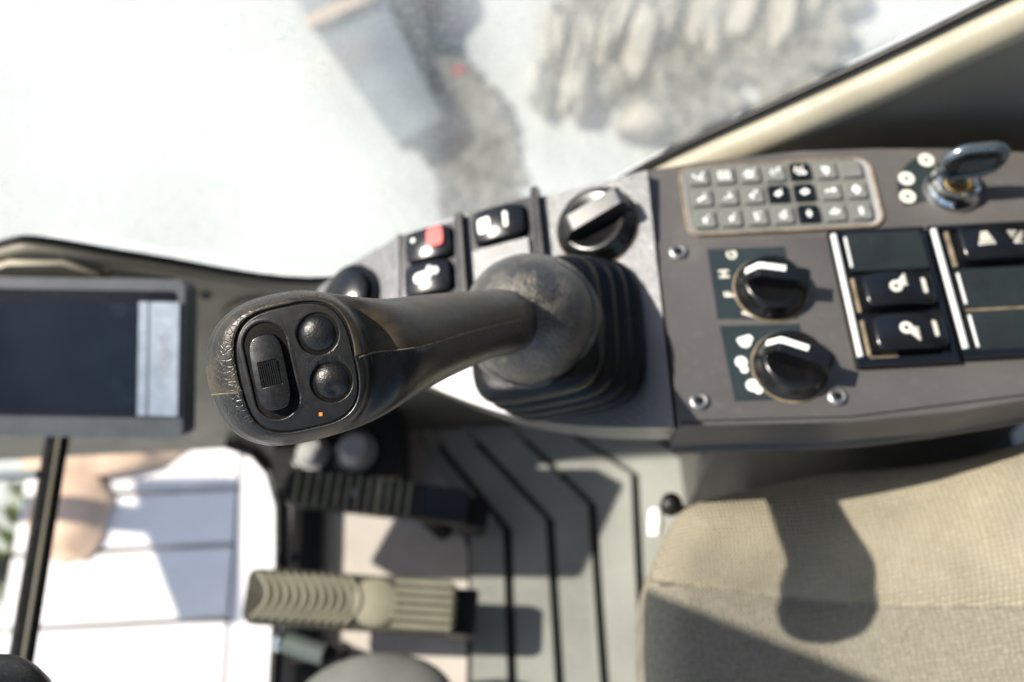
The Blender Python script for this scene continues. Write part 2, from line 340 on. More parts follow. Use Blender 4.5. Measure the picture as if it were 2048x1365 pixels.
def ring(cx, cy, r0, r1, n=18):
    o = []
    for i in range(n):
        a, b = 2 * math.pi * i / n, 2 * math.pi * (i + 1) / n
        o.append([(cx + r0 * math.cos(a), cy + r0 * math.sin(a)), (cx + r1 * math.cos(a), cy + r1 * math.sin(a)), (cx + r1 * math.cos(b), cy + r1 * math.sin(b)), (cx + r0 * math.cos(b), cy + r0 * math.sin(b))])
    return o
def bar(x0, y0, x1, y1, w):
    d = Vector((x1 - x0, y1 - y0)); d.normalize(); q = Vector((-d.y, d.x)) * w / 2
    return [(x0 - q.x, y0 - q.y), (x1 - q.x, y1 - q.y), (x1 + q.x, y1 + q.y), (x0 + q.x, y0 + q.y)]
def frame_mat(origin, x, y, z):
    m = Matrix((Vector(x), Vector(y), Vector(z))).transposed().to_4x4(); m.translation = Vector(origin); return m
T = Matrix.Translation

# ------------------------------------------------------------------ the setting: ground, cab floor, side wall
gm = bmesh.new()
nx = 40
for i in range(nx + 1):
    for j in range(nx + 1):
        x = -60 + 120 * i / nx; y = -60 + 120 * j / nx; gm.verts.new((x, y, -1.6))
gm.verts.ensure_lookup_table()
for i in range(nx):
    for j in range(nx):
        a = i * (nx + 1) + j; gm.faces.new([gm.verts[k] for k in (a, a + nx + 1, a + nx + 2, a + 1)])
struct(link('ground', fin(gm), None, M['ground']), 'pale dusty open ground outside the cab')

floor_pts = [(-.288, -.7)] + [(-.290, .30), (-.291, .36)] + [(-.300, .405), (-.322, .436), (-.36, .452), (-.36, .475), (.95, .475), (.95, -.7)]
fl = struct(link('floor', prism(floor_pts, -.03, 0., .002), None, M['floor']), 'pale dusty cab floor plate under the pedals')
link('edge_seal', tube([(-.291, -.7, .003), (-.292, .10, .003), (-.293, .30, .003), (-.297, .37, .003), (-.312, .415, .003), (-.335, .442, .003), (-.37, .456, .003)], .007), fl, M['seal'])
link('toe_board', boxm((-.262, .10, .006), (.036, .70, .012), .002), fl, M['seal'])

# floor mat: a dark base with raised chevron strips
base_pts = [(-.10, .44), (.62, .44), (.62, -.6), (-.075, -.6), (-.072, .15), (-.066, .30)]
fm = thing('floor_mat', 'grey green rubber floor mat with bent raised strips beside the seat', 'floor mat', (.1, .1, .0))
link('mat_base', prism(base_pts, .0005, .004, 0), fm, M['mat_base'])
grooves = [[(-.132, .455), (-.068, .335), (-.071, .15), (-.073, -.6)], [(-.113, .455), (-.0174, .3234), (-.0197, .1474), (-.022, -.6)], [(-.066, .455), (.0347, .333), (.034, .1447), (.032, -.6)],
           [(-.006, .455), (.0877, .349), (.0848, .1422), (.082, -.6)], [(.052, .455), (.1433, .3843), (.1299, .14), (.125, -.6)],
           [(.155, .455), (.2072, .4003), (.200, .14), (.196, -.6)], [(.27, .455), (.29, .43), (.285, .14), (.28, -.6)], [(.40, .455), (.41, .44), (.405, .14), (.40, -.6)]]
GW = .0055
for a, b in zip(grooves[:-1], grooves[1:]):
    pts = [(x + GW, y) for x, y in a] + [(x - GW, y) for x, y in reversed(b)]
    link('strip', prism(pts, .004, .013, .0025, 2), fm, M['mat_strip'])

# side wall with the window opening
sill = [(-.75, .46, .30), (-.56, .46, .40), (-.47, .46, .452), (-.425, .46, .474), (-.395, .46, .473), (-.32, .46, .4375), (-.186, .46, .3816), (-.05, .46, .41), (.05, .46, .475), (.131, .46, .5496), (.205, .46, .6046), (.276, .46, .6576), (.339, .46, .7084), (.46, .46, .80), (.60, .46, .92)]
sillc = cat(sill, 6)
def wall_mesh(x0, x1, y0, y1, drop=0.):
    pts = [(p.x, p.z - drop) for p in sillc if x0 <= p.x <= x1]
    pts = pts + [(pts[-1][0], -.03), (pts[0][0], -.03)]
    return prism(pts, 0, y1 - y0, .006, 3, mx=frame_mat((0, y1, 0), (1, 0, 0), (0, 0, 1), (0, -1, 0)), ang=60)
wl = struct(link('side_wall', wall_mesh(-.76, .10, .462, .476, .006), None, M['olive']), 'olive plastic side panel below the window ahead of the console')
link('rear_panel', wall_mesh(.10, .61, .466, .480, .034), wl, M['darkpanel'])
link('window_trim', tube([(p.x + .006, .464, p.z - .0195) for p in sillc if p.x > .02], .0155, 14, flat=1.0), wl, M['beige'])
link('window_trim', tube([(p.x, .466, p.z - .007) for p in sillc if p.x < .05], .006, 12), wl, M['olive'])
link('window_seal', tube([(p.x, .470, p.z + .0005) for p in sillc], .0034, 10), wl, M['seal'])
MW = frame_mat((0, .462, 0), (1, 0, 0), (0, 0, 1), (0, -1, 0))
link('vent_slot', prism([(-.356, .430), (-.306, .412), (-.300, .388), (-.352, .404)], 0, .0016, .0005, 1, mx=MW), wl, M['seal'])
link('sill_block', prism([(-.60, .36), (-.60, .385), (-.43, .462), (-.385, .458), (-.362, .436), (-.362, .36)], 0, .008, .003, 2, mx=MW), wl, M['beige'])
link('screw_hole', lathe([(.0055, .0), (.0055, .0015), (.0038, .0018), (.0030, .0006)], 20, MW @ T((-.285, .378, 0))), wl, M['seal'])
link('embossed_ring', tube([MW @ Vector((-.240 + .042 * math.cos(a), .318 + .05 * math.sin(a), .0005)) for a in [2 * math.pi * i / 40 for i in range(40)]], .0035, 8, closed=True), wl, M['olive'])

# side window pane: fills the opening above the sill
sw = thing('side_window', 'dusty side window pane above the olive sill and console', 'window', (0, .474, .45))
pp = [(p.x, p.z - .060) for p in sillc] + [(.60, 1.0), (.45, .86), (-.75, .86)]
link('pane', prism(pp, 0, .005, 0, mx=frame_mat((0, .520, 0), (1, 0, 0), (0, 0, 1), (0, -1, 0))), sw, M['pane'])

# cab roof overhead: keeps the sky above off the cab's inside
struct(link('cab_roof', prism([(-.50, -.75), (1.30, -.75), (1.30, .55), (-.50, .55)], 1.72, 1.78, .02, 2), None, M['roof']), 'grey headliner of the cab roof overhead')
struct(link('rear_wall', prism(rect(1.24, -.75, 1.30, .55), 0., 1.70, .01, 2), None, M['housing']), 'dark rear wall of the cab behind the seat')

# front windows with their crossbar
fw_ = thing('front_window', 'lower front window with black crossbar ahead of the pedals', 'window', (-.467, .0, .25))
link('crossbar', boxm((-.467, -.02, .25), (.014, .96, .024), .004, 3), fw_, M['barpaint'])
link('crossbar_edge', tube([(-.4590, -.5, .262), (-.4590, .45, .262)], .0020, 8), fw_, M['olive'])
def quadpane(a, b, c, d, th):
    a, b, c, d = map(Vector, (a, b, c, d)); n = (b - a).cross(d - a).normalized() * th
    bm = bmesh.new(); v = [bm.verts.new(p) for p in (a, b, c, d, a + n, b + n, c + n, d + n)]
    for f in ((3, 2, 1, 0), (4, 5, 6, 7), (0, 1, 5, 4), (1, 2, 6, 5), (2, 3, 7, 6), (3, 0, 4, 7)): bm.faces.new([v[i] for i in f])
    return fin(bm, smooth=False)
link('lower_pane', quadpane((-.300, -.5, -.004), (-.300, .40, -.004), (-.458, .45, .238), (-.458, -.5, .238), .004), fw_, M['pane_clean'])
link('upper_pane', quadpane((-.474, -.5, .262), (-.474, .45, .262), (-.60, .45, .75), (-.60, -.5, .75), .004), fw_, M['pane_clean'])
link('frame_strip', tube([(-.545, .40, .262), (-.545, -.5, .262)], .006, 8), fw_, M['block'])
link('frame_strip', tube([(-.475, .335, .262), (-.62, .335, .262)], .005, 8), fw_, M['block'])

# ------------------------------------------------------------------ control console
con = thing('control_console', 'grey brown control console with keypad, knobs and rocker switches beside the seat', 'console', (.15, .32, 0.))
# sloped front half: falls 21 degrees towards the nose and 6.5 towards the operator; S is the frame of its top face
PA, PB = math.tan(R(21)), math.tan(R(6.5))
def zpl(x, y): return .60 + PA * (x - .10) + PB * (y - .32)
_n = Vector((-PA, -PB, 1)).normalized(); _x = Vector((1, 0, PA)).normalized()
S = frame_mat((.10, .32, .60), _x, _n.cross(_x), _n); SI = S.inverted()
def ls(x, y):
    p = SI @ Vector((x, y, zpl(x, y))); return (p.x, p.y)
front_out = [(.1015, .4125), (.0864, .4125), (.0441, .4134), (-.0037, .4155), (-.0421, .4163), (-.0739, .4129), (-.1066, .4050), (-.1357, .3938), (-.1505, .3850), (-.1575, .3660), (-.1505, .3460), (-.1245, .3222), (-.0989, .3091), (-.0682, .2929), (-.0462, .2789), (-.0109, .2589), (.0228, .2451), (.0553, .2355), (.1015, .2262)]
fo = [(p.x, p.y) for p in cat([(x, y, 0) for x, y in front_out], 4)]
NX = -.090; PN = math.tan(R(28))
main = [p for p in fo if p[0] >= NX]; k0 = fo.index(main[0]); nose = [p for p in fo if p[0] < NX]
link('front_shell', prism([ls(x, y) for x, y in main][::-1], -.038, 0, .009, 6, mx=S, ang=40), con, M['con_front'], wn=True)
# the nose bends down more steeply ahead of the switches
def zns(x, y): return zpl(NX, y) + .0015 + PN * (x - NX)
_xn = Vector((1, 0, PN)).normalized(); _nn = Vector((-PN, -PB, 1)).normalized()
SN = frame_mat((NX, .36, zns(NX, .36)), _xn, _nn.cross(_xn), _nn); SNI = SN.inverted()
def lsn(x, y):
    p = SNI @ Vector((x, y, zns(x, y))); return (p.x, p.y)
top_y, bot_y = max(p[1] for p in main if p[0] < NX + .02), min(p[1] for p in main if p[0] < NX + .02)
npts = [(NX + .0075, top_y + .0012)] + [(x * (1 + .18 * (NX - x)), y * (1 + .20 * (NX - x))) for x, y in nose] + [(NX + .0075, bot_y + .001)]
link('nose_shell', prism([lsn(x, y) for x, y in npts][::-1], -.034, 0, .007, 5, mx=SN, ang=40), con, M['con_nose'], wn=True)
rear_out = [(.1035, .2232), (.16, .2215), (.2107, .2200), (.28, .2235), (.3233, .2287), (.42, .242), (.52, .26), (.52, .40), (.44, .410), (.3751, .4187), (.3233, .4251), (.2698, .4286), (.2156, .4299), (.1424, .4248), (.1203, .4218), (.1035, .4200)]
link('rear_shell', prism(rear_out, .550, .60, .006, 4, ang=40), con, M['con_rear'], wn=True)
link('side_band', tube([(p.x, p.y, p.z) for p in cat([(.1035, .2265, .556), (.2107, .2235, .556), (.3233, .2325, .556), (.42, .246, .556)], 6)], .006, 12), con, M['con_side'])
link('column', prism(rect(.20, .335, .50, .425), .0, .555, .006, 2), con, M['con_side'])
link('panel_plate', prism([(.1045, .2262), (.2107, .2232), (.3233, .2318), (.42, .245), (.46, .252), (.46, .3552), (.1045, .3578)], .60, .6022, .0012, 2), con, M['con_rear'], wn=True)
ZP = .6022
link('seam_dirt', flat([bar(.115, .3586, .45, .3564, .0011)], lambda x, y: .6004), con, M['dirtline'])

# screws
def screw(x, y, r=.0062):
    s = link('screw', lathe([(r, 0), (r, .0012), (r * .75, .0022), (r * .42, .0018), (r * .36, -.001)], 24, T((x, y, ZP))), con, M['steel'])
    link('socket', lathe([(r * .40, 0), (r * .40, .0019)], 6, T((x, y, ZP))), s, M['seal'])
for p in ((.1174, .3494), (.1175, .2383), (.2053, .2365)): screw(*p)

# keypad: bezel, bed and 21 keys (rows from the window inward)
kp = link('keypad', join([prism(rrect(.1945, .3914, .138, .0590, .010, 6), .600, .6018, .0008, 2)]), con, M['bezel'], wn=True)
link('bed', prism(rrect(.1928, .3914, .1290, .0545, .008, 6), .6012, .6024, .0004, 1), kp, M['keybed'])
link('dirt_rim', tube([(x, y, .6016) for x, y in rrect(.1945, .3914, .1365, .0575, .010, 6)], .0011, 6, closed=True), kp, M['dirtline'])
def keymesh(glyph, black):
    bm = bmesh.new(); tmp = prism(rrect(0, 0, .0142, .0142, .0016, 3), 0, .0026, .0007, 2, taper=.94); bm.from_mesh(tmp)
    nf = len(bm.faces); bm.faces.ensure_lookup_table()
    for p in glyph:
        f = bm.faces.new([bm.verts.new((x, y, .00275)) for x, y in p]); f.material_index = 1
    bmesh.ops.recalc_face_normals(bm, faces=[f for f in bm.faces if f.material_index == 1])
    for f in bm.faces:
        if f.material_index == 1:
            f.normal_update()
            if f.normal.z < 0: f.normal_flip()
    me = bpy.data.meshes.new('key'); bm.to_mesh(me); bm.free()
    for p in me.polygons: p.use_smooth = p.material_index == 0
    me.set_sharp_from_angle(angle=R(40))
    me.materials.append(M['gloss'] if black else M['key']); me.materials.append(M['white'] if not black or True else M['cream'])
    return me
u = .001
G = {
 (0,0): [bar(-4*u,2*u,-1*u,-3*u,1.3*u), bar(-1*u,-3*u,4*u,3*u,1.2*u), disc(2*u,-2.5*u,1.2*u,8), bar(-4*u,-1*u,0,-1.5*u,.9*u)],
 (0,1): [bar(-4*u,3*u,4*u,3*u,.8*u), bar(-4*u,-3*u,4*u,-3*u,.9*u), bar(-3.4*u,-3*u,-3.4*u,3*u,1.3*u), bar(-1*u,-3*u,-1*u,3*u,1.1*u), bar(1.6*u,-3*u,1.6*u,3*u,1.2*u), bar(3.8*u,-3*u,3.8*u,3*u,1*u)],
 (0,2): [bar(-4*u,0,0,3*u,1.2*u), bar(-3*u,-3*u,3*u,-2*u,1.5*u), disc(0,0,2*u,10), bar(2*u,0,4*u,4*u,.9*u), bar(-4*u,-2*u,-4*u,1*u,.9*u)],
 (0,3): [disc(-1.6*u,0,2*u,10), bar(-1*u,-3*u,-2*u,3*u,1.2*u), bar(1*u,1.5*u,4*u,4*u,1.3*u), bar(2*u,0*u,4*u,1*u,.8*u)],
 (0,4): ring(-2*u,.5*u,1.4*u,2.4*u,10) + [bar(-2*u,-3*u,2*u,-1.5*u,1*u), disc(2.5*u,-1.5*u,1.7*u,10), bar(1*u,1*u,2*u,4*u,1.2*u), bar(-4*u,3*u,-2*u,3.5*u,.8*u)],
 (0,5): [disc(0,0,2.6*u,12), bar(-1*u,-4*u,1*u,-3*u,1.4*u), bar(-3*u,1*u,-2*u,3*u,1*u)],
 (0,6): [],
 (1,0): [bar(-3*u,-3*u,0,-1*u,2*u), bar(0,-1*u,3*u,0,1.8*u), bar(2*u,1*u,2.2*u,3.5*u,.8*u)],
 (1,1): [bar(-3*u,-2.5*u,1*u,-.5*u,.9*u), disc(2*u,-.5*u,1.4*u,9), bar(1.5*u,1.5*u,1.8*u,3.5*u,.9*u)],
 (1,2): ring(2*u,2.3*u,.6*u,1.4*u,9) + [disc(-1*u,-1*u,1.7*u,10), bar(-1*u,-3.5*u,0,-2*u,1*u)],
 (1,3): [[(-3.6*u,-1*u),(-1*u,-3*u),(2.5*u,-.5*u),(2*u,1.5*u),(-1*u,2*u)], bar(1*u,2*u,2.5*u,3.6*u,.8*u)],
 (1,4): [[(-3.4*u,-.5*u),(-.5*u,-2.6*u),(3*u,-1*u),(3.4*u,1*u),(.5*u,2.8*u),(-2*u,1.4*u)]],
 (1,5): [disc(-2.4*u,0,1.3*u,9), bar(-2*u,-.6*u,1*u,0,1.4*u), disc(2.2*u,.4*u,1.9*u,10), bar(-4*u,-.9*u,-2*u,-1.4*u,.9*u)],
 (1,6): ring(0,0,1*u,3*u,12) + [bar(-1*u,-3.6*u,1*u,-3.4*u,1*u), bar(-.6*u,3.1*u,.6*u,3.8*u,.9*u)],
 (2,0): [disc(0,-1*u,1.7*u,9), bar(-1*u,-3*u,1*u,-3.5*u,1.1*u), bar(2*u,1*u,2.5*u,3*u,.8*u)],
 (2,1): [disc(.4*u,-1*u,1.8*u,9), bar(-1*u,-3.4*u,1*u,-2.4*u,1.2*u), bar(2*u,1*u,3*u,3.2*u,.9*u)],
 (2,2): [bar(-.5*u,-3.6*u,-1*u,1.5*u,1.6*u), disc(-1*u,2*u,1.2*u,9), bar(1*u,2*u,3.4*u,3*u,.9*u), bar(1*u,-3*u,1.5*u,0,.8*u)],
 (2,3): ring(0,-.8*u,1.6*u,2.6*u,14) + [disc(0,-.8*u,.6*u,8), disc(1.8*u,2.6*u,1*u,8)],
 (2,4): ring(0,-.2*u,.4*u,2*u,10) + [bar(-1*u,2*u,1*u,2*u,1.2*u), bar(-1*u,-2.6*u,1*u,-2.6*u,1*u)],
 (2,5): ring(0,0,1.2*u,2.2*u,14) + [bar(-3.6*u,-2*u,-2.5*u,1*u,1*u), bar(2.4*u,-1*u,3.4*u,2*u,.9*u), disc(0,0,.7*u,8), bar(-1*u,2.6*u,1*u,3*u,.8*u)],
 (2,6): ring(0,1.2*u,.5*u,1.7*u,10) + ring(0,-1.6*u,.5*u,1.7*u,10),
}
DARKK = {(0,4), (1,3), (1,4), (2,4)}
for r_ in range(3):
    for c_ in range(7):
        link('key', keymesh(G[(r_, c_)], (r_, c_) in DARKK), kp, at=(.1384 + c_ * .01815, .4092 - r_ * .0178, .6024))

# rotary knobs
def knob(x, y, z, rad, hgt, rot, mx=None, ptr=True, km='knob', rise=0.):
    mx = mx if mx is not None else T((x, y, z)); mr = mx @ Matrix.Rotation(rot, 4, 'Z')
    k = link('rotary_knob', lathe([(rad * 1.10, 0), (rad * 1.10, .003), (rad * 1.04, .0045), (rad, .006), (rad * .94, hgt * .50), (rad * .88, hgt * .60), (rad * .78, hgt * .62), (rad * .60, hgt * .52), (0.001, hgt * .50)], 56, mx, sharp=50), con, M['knob'])
    L_ = rad * 1.0
    prof = [(-L_ * .98, hgt * .30), (-L_ * .90, hgt * .62), (-L_ * .60, hgt * 1.08), (-L_ * .48, hgt * 1.12), (L_ * .85, hgt * (1.12 + rise)), (L_ * .99, hgt * (1.0 + rise)), (L_ * 1.03, hgt * .35)]
    W_ = rad * .46
    rd = prism(prof, -W_ / 2, W_ / 2, .0016, 3, mx=mr @ frame_mat((0, 0, 0), (1, 0, 0), (0, 0, 1), (0, -1, 0)))
    link('grip_ridge', rd, k, M[km], wn=True)
    link('dust_ring', tube([mx @ Vector((rad * 1.11 * math.cos(a), rad * 1.11 * math.sin(a), .0004)) for a in [2 * math.pi * i / 36 for i in range(36)]], .0011, 6, closed=True), k, M['dirtline'])
    if ptr:
        q = W_ * .26; pw = .0021
        pts = [(-L_ * .90, hgt * .66), (-L_ * .60, hgt * 1.10), (-L_ * .48, hgt * 1.135), (L_ * .22, hgt * 1.135)]
        bm = bmesh.new(); prev = None
        for X, Z in pts:
            cur = [bm.verts.new(mr @ Vector((X, q - pw, Z + .0004))), bm.verts.new(mr @ Vector((X, q + pw, Z + .0004)))]
            if prev: bm.faces.new((prev[0], cur[0], cur[1], prev[1]))
            prev = cur
        link('pointer', fin(bm, smooth=False), k, M['white'])
    return k
def label_plate(pts, z):
    return link('label_plate', prism(pts, z, z + .0006, 0), con, M['label'])
lp = label_plate([(.1372, .3500), (.1370, .2965), (.190, .2935), (.190, .3490)], ZP)
def text_mesh(s, size, mx, sym=True):
    cu = bpy.data.curves.new('t', 'FONT'); cu.body = s; cu.size = size; cu.offset = size * .035; cu.align_x = 'CENTER'; cu.align_y = 'CENTER'
    o = bpy.data.objects.new('t', cu); C.objects.link(o); dg = bpy.context.evaluated_depsgraph_get(); dg.update()
    me = bpy.data.meshes.new_from_object(o.evaluated_get(dg)); bpy.data.objects.remove(o); me.transform(mx); return me
ROT90 = Matrix.Rotation(R(90), 4, 'Z')
for ch, x, y in (('G', .1535, .3445), ('H', .1462, .3300), ('F', .1476, .3140), ('A', .1572, .2995)):
    link('letter', text_mesh(ch, .0092, T((x, y, ZP + .0009)) @ ROT90), lp, M['cream'])
knob(.1752, .3165, ZP, .0218, .022, R(-12))
lp2 = label_plate([(.1376, .2910), (.1400, .2372), (.190, .2362), (.190, .2895)], ZP)
def blob(cx, cy, r, seed):
    random.seed(seed); ph = [random.uniform(0, 6.28) for _ in range(3)]
    return [(cx + r * (1 + .26 * math.sin(2 * a + ph[0]) + .16 * math.sin(3 * a + ph[1]) + .08 * math.sin(5 * a + ph[2])) * math.cos(a), cy + r * (1 + .26 * math.sin(2 * a + ph[0]) + .16 * math.sin(3 * a + ph[1]) + .08 * math.sin(5 * a + ph[2])) * math.sin(a)) for a in [2 * math.pi * i / 28 for i in range(28)]]
for x, y, ps in ((.1523, .2783, ((0, 0, .0042), (.0028, .0022, .0027), (-.003, .001, .0022))), (.1478, .2625, ((0, .0015, .0040), (.0012, -.004, .0026))), (.1526, .2462, ((0, .001, .0043), (.0032, -.0026, .0027)))):
    link('symbol', join([flat([disc(x + a, y + b, r, 18)], lambda X, Y, k=k: ZP + .0009 + .0002 * k) for k, (a, b, r) in enumerate(ps)]), lp2, M['white'])
knob(.1790, .2590, ZP, .0222, .023, R(-24))

# rocker switch banks on the flat panel
def se_outline(cx, cy, a, b, p, ro, n=120):
    o = []
    for i in range(n):
        t = 2 * math.pi * i / n; X, Y = sgnpow(math.cos(t), 2 / p) * a, sgnpow(math.sin(t), 2 / p) * b
        o.append((cx + X * math.cos(ro) - Y * math.sin(ro), cy + X * math.sin(ro) + Y * math.cos(ro)))
    return o
def rocker(parent, cx, cy, z, Lx, Wy, h, tilt, mx=None):
    """a domed switch cap; zf gives its top for the print that lies on it"""
    mx = mx or Matrix.Identity(4); a, b = Lx / 2, Wy / 2
    def top(X, Y):
        u_, v_ = (X - cx) / a, (Y - cy) / b; return z + h * (1 - .36 * u_ * u_ - .16 * v_ * v_) + tilt * u_ / 2
    def body(X, Y):
        q = (abs(X - cx) / a) ** 6 + (abs(Y - cy) / b) ** 6; return top(X, Y) - h * .62 * sst(.50, 1.0, q) ** 1.5
    o = link('rocker_switch', polar(se_outline(cx, cy, a, b, 6, 0, 96), body, 30, mx=mx, sharp=80), parent, M['gloss'])
    link('cap_skirt', prism(se_outline(cx, cy, a * .995, b * .995, 6, 0, 48), z - .002, z + h * .10, 0, mx=mx), o, M['gloss'])
    return o, (lambda X, Y: top(X, Y) + .0009)
def bank(x0, y0, x1, y1, skew=0.):
    fr = link('switch_bank', join([boxm(((x0 + x1) / 2, (y0 + y1) / 2, ZP + .0010), (x1 - x0, y1 - y0, .0020), .0008, 2),
         boxm(((x0 + x1) / 2, y0 + .0025, ZP + .0035), (x1 - x0, .005, .0050), .0015, 2), boxm(((x0 + x1) / 2, y1 - .0018, ZP + .0030), (x1 - x0, .0036, .0040), .001, 2),
         boxm((x0 + .0030, (y0 + y1) / 2, ZP + .0035), (.006, y1 - y0 - .010, .0048), .0015, 2), boxm((x1 - .0018, (y0 + y1) / 2, ZP + .0032), (.0036, y1 - y0 - .010, .0042), .001, 2)]), con, M['gloss'], wn=True)
    link('trim_strip', tube([(x0 + .0026, y0 + .006, ZP + .0062), (x0 + .0026, y1 - .004, ZP + .0062)], .0021, 10), fr, M['glare_trim'])
    return fr
def blank(fr, cx, cy, wx, wy):
    link('blank_cover', prism(rrect(cx, cy, wx, wy, .002, 3), ZP + .002, ZP + .0052, .0012, 2), fr, M['blank'], wn=True)
    link('cover_edge', tube([(cx - wx / 2 + .0015, cy - wy / 2 + .003, ZP + .0052), (cx - wx / 2 + .0015, cy + wy / 2 - .003, ZP + .0052)], .0010, 8), fr, M['glare_trim'])
yA0, yA1 = .2545, .3568
fa = bank(.2205, yA0, .2860, yA1); fb = bank(.2888, yA0 + .002, .3590, yA1)
cy3 = [.3390, .3068, .2752]
blank(fa, .2560, cy3[0], .0530, .0295)
lamp_up = [disc(0, 0, .0048, 18)] ; 
def lamp_icon(cx, cy, s):     # a lamp bowl with rays fanning to one side
    P = ring(cx, cy, .0016, .0042, 18)
    for i in range(5):
        t = i / 4; a = R(s * (10 + 62 * t)); P.append(bar(cx + .0030 * math.cos(a) + .001 * t, cy + .0034 * math.sin(a), cx + .0075 - .002 * (1 - t) * 0, cy + s * (.0005 + .0085 * t), .0011))
    return P
for cy, s in ((cy3[1], 1), (cy3[2], -1)):
    ro, zf = rocker(fa, .2572, cy, ZP + .002, .0500, .0265, .0125, -.0010)
    link('lamp_symbol', flat(lamp_icon(.2530, cy - .0005 * s, s), zf), ro, M['cream'])
    link('light_bar', flat([rrect(.2722, cy, .0032, .0115, .0015, 4)], zf), ro, M['cream'])
    link('dirt_line', tube([(.2300, cy - .013, ZP + .0030), (.2300, cy + .0125, ZP + .0030)], .0016, 6), fa, M['dirtline'])
link('dirt_line', tube([(.2300, cy3[2] - .0145, ZP + .003), (.2480, cy3[2] - .0148, ZP + .003)], .0014, 6), fa, M['dirtline'])
ro, zf = rocker(fb, .3305, cy3[0], ZP + .002, .0540, .0285, .0130, -.0010)
for ox, fan in ((-.0085, 0), (.0125, 1)):
    P = []
    for i in range(5):
        for j in range(5):
            if fan and (i + j) % 4 == 3: continue
            q = (j - 2) * (.35 + .65 * i / 4) if not fan else (j - 2) * (1 - .12 * i)
            P.append(rrect(.3285 + ox + q * .0023, cy3[0] + .0042 - i * .0021, .0016, .0015, .0003, 1))
    link('spray_symbol', flat(P, zf), ro, M['cream'])
link('dirt_line', tube([(.3010, cy3[0] - .0145, ZP + .003), (.3010, cy3[0] + .013, ZP + .003)], .0016, 6), fb, M['dirtline'])
for cy in cy3[1:]: blank(fb, .3265, cy, .0560, .0292)
link('dirt_line', tube([(.2990, .2907, ZP + .0048), (.3540, .2907, ZP + .0048)], .0010, 6), fb, M['dirtline'])
link('trim_strip', tube([(.3572, .345, ZP + .0066), (.3572, .352, ZP + .0066)], .0024, 10), fb, M['glare_trim'])

# ignition lock with its printed arc
ign = link('ignition_lock', lathe([(.0190, 0), (.0190, .003), (.0180, .0045), (.0172, .0056), (.0160, .0075), (.0150, .0118), (.0128, .0128), (.0108, .0116), (.0104, .0080)], 48, T((.3166, .3895, .60))), con, M['chrome'])
link('lock_plug', lathe([(.0102, 0), (.0102, .0100), (.0085, .0108), (.0075, .0098), (.001, .0096)], 32, T((.3166, .3895, .60))), ign, M['brass'])
arc = [(.3166 + .0385 * math.cos(R(a)), .3895 + .0335 * math.sin(R(a))) for a in range(108, 206, 7)] + [(.3166 + .0215 * math.cos(R(a)), .3895 + .0180 * math.sin(R(a))) for a in range(205, 107, -7)]
lk = link('label_plate', prism(arc, .60, .6006, 0), con, M['label'])
for a, b in ((.3036, .4160), (.2862, .4010), (.2836, .3858)):
    link('symbol', flat(ring(a, b, .0018, .0056, 22), lambda x, y: .6009), lk, M['cream'])

# front half: two switch groups, a big knob and the round cap at the nose (in the sloped frame)
def boxS(x, y, dx, dy, z, h, bev=.001):
    c = ls(x, y); return boxm((c[0], c[1], z), (dx, dy, h), bev, 2, mx=S)
def stripS(x0, y0, x1, y1, z, r): return tube([S @ Vector((*ls(x0, y0), z)), S @ Vector((*ls(x1, y1), z))], r, 10)
fc = link('switch_bank', join([boxS(-.0562, .3815, .048, .062, .0010, .0022), boxS(-.0312, .3805, .0050, .070, .0045, .009, .0018)]), con, M['gloss'], wn=True)
link('trim_strip', stripS(-.0337, .347, -.0337, .412, .0080, .0019), fc, M['ridge'])
a = ls(-.0560, .3962); ro, zf = rocker(fc, a[0], a[1], .002, .0400, .0265, .0095, -.001, mx=S)
link('hazard_button', prism(rrect(a[0] + .0075, a[1] + .0020, .0130, .0150, .0035, 5), .010, .0128, .0008, 2, mx=S), ro, M['red'], wn=True)
link('symbol', flat([disc(a[0] - .0110, a[1] + .0040, .0018, 12)], zf, mx=S), ro, M['white'])
a = ls(-.0574, .3690); ro, zf = rocker(fc, a[0], a[1], .002, .0400, .0265, .0100, -.001, mx=S)
link('symbol', flat([bar(a[0] - .004, a[1] + .001, a[0] + .010, a[1] + .003, .004), disc(a[0] - .005, a[1] - .001, .0040, 14), disc(a[0] + .008, a[1] + .0025, .0030, 12), bar(a[0] + .003, a[1] - .003, a[0] + .004, a[1] + .007, .003)], zf, mx=S), ro, M['white'])
fd = link('switch_bank', join([boxS(-.0020, .3845, .050, .062, .0010, .0022), boxS(.0258, .3840, .0050, .070, .0045, .009, .0018)]), con, M['gloss'], wn=True)
link('trim_strip', stripS(.0230, .351, .0230, .4145, .0080, .0019), fd, M['ridge'])
a = ls(-.0025, .3975); ro, zf = rocker(fd, a[0], a[1], .002, .0430, .0270, .0105, -.001, mx=S)
link('light_bar', flat([rrect(a[0] + .0070, a[1], .0032, .0125, .0015, 4)], zf, mx=S), ro, M['white'])
link('symbol', flat([rrect(a[0] - .0100, a[1] - .001, .010, .012, .002, 3)], zf, mx=S), ro, M['white'])
a = ls(-.0025, .3675); link('blank_cover', prism(rrect(a[0], a[1], .0440, .0290, .002, 3), .002, .0060, .0014, 2, mx=S), fd, M['con_front'], wn=True)
knob(0, 0, 0, .0268, .021, R(16), mx=S @ T((*ls(.0648, .3790), 0)), ptr=False, km='knob_worn', rise=.12)
cap = link('round_cap', lathe([(.026, 0), (.026, .004), (.0235, .006), (.0225, .003), (.0215, .003), (.020, .010), (.014, .013), (.001, .0135)], 40, SN @ T((*lsn(-.1215, .3740), 0))), con, M['gloss'])

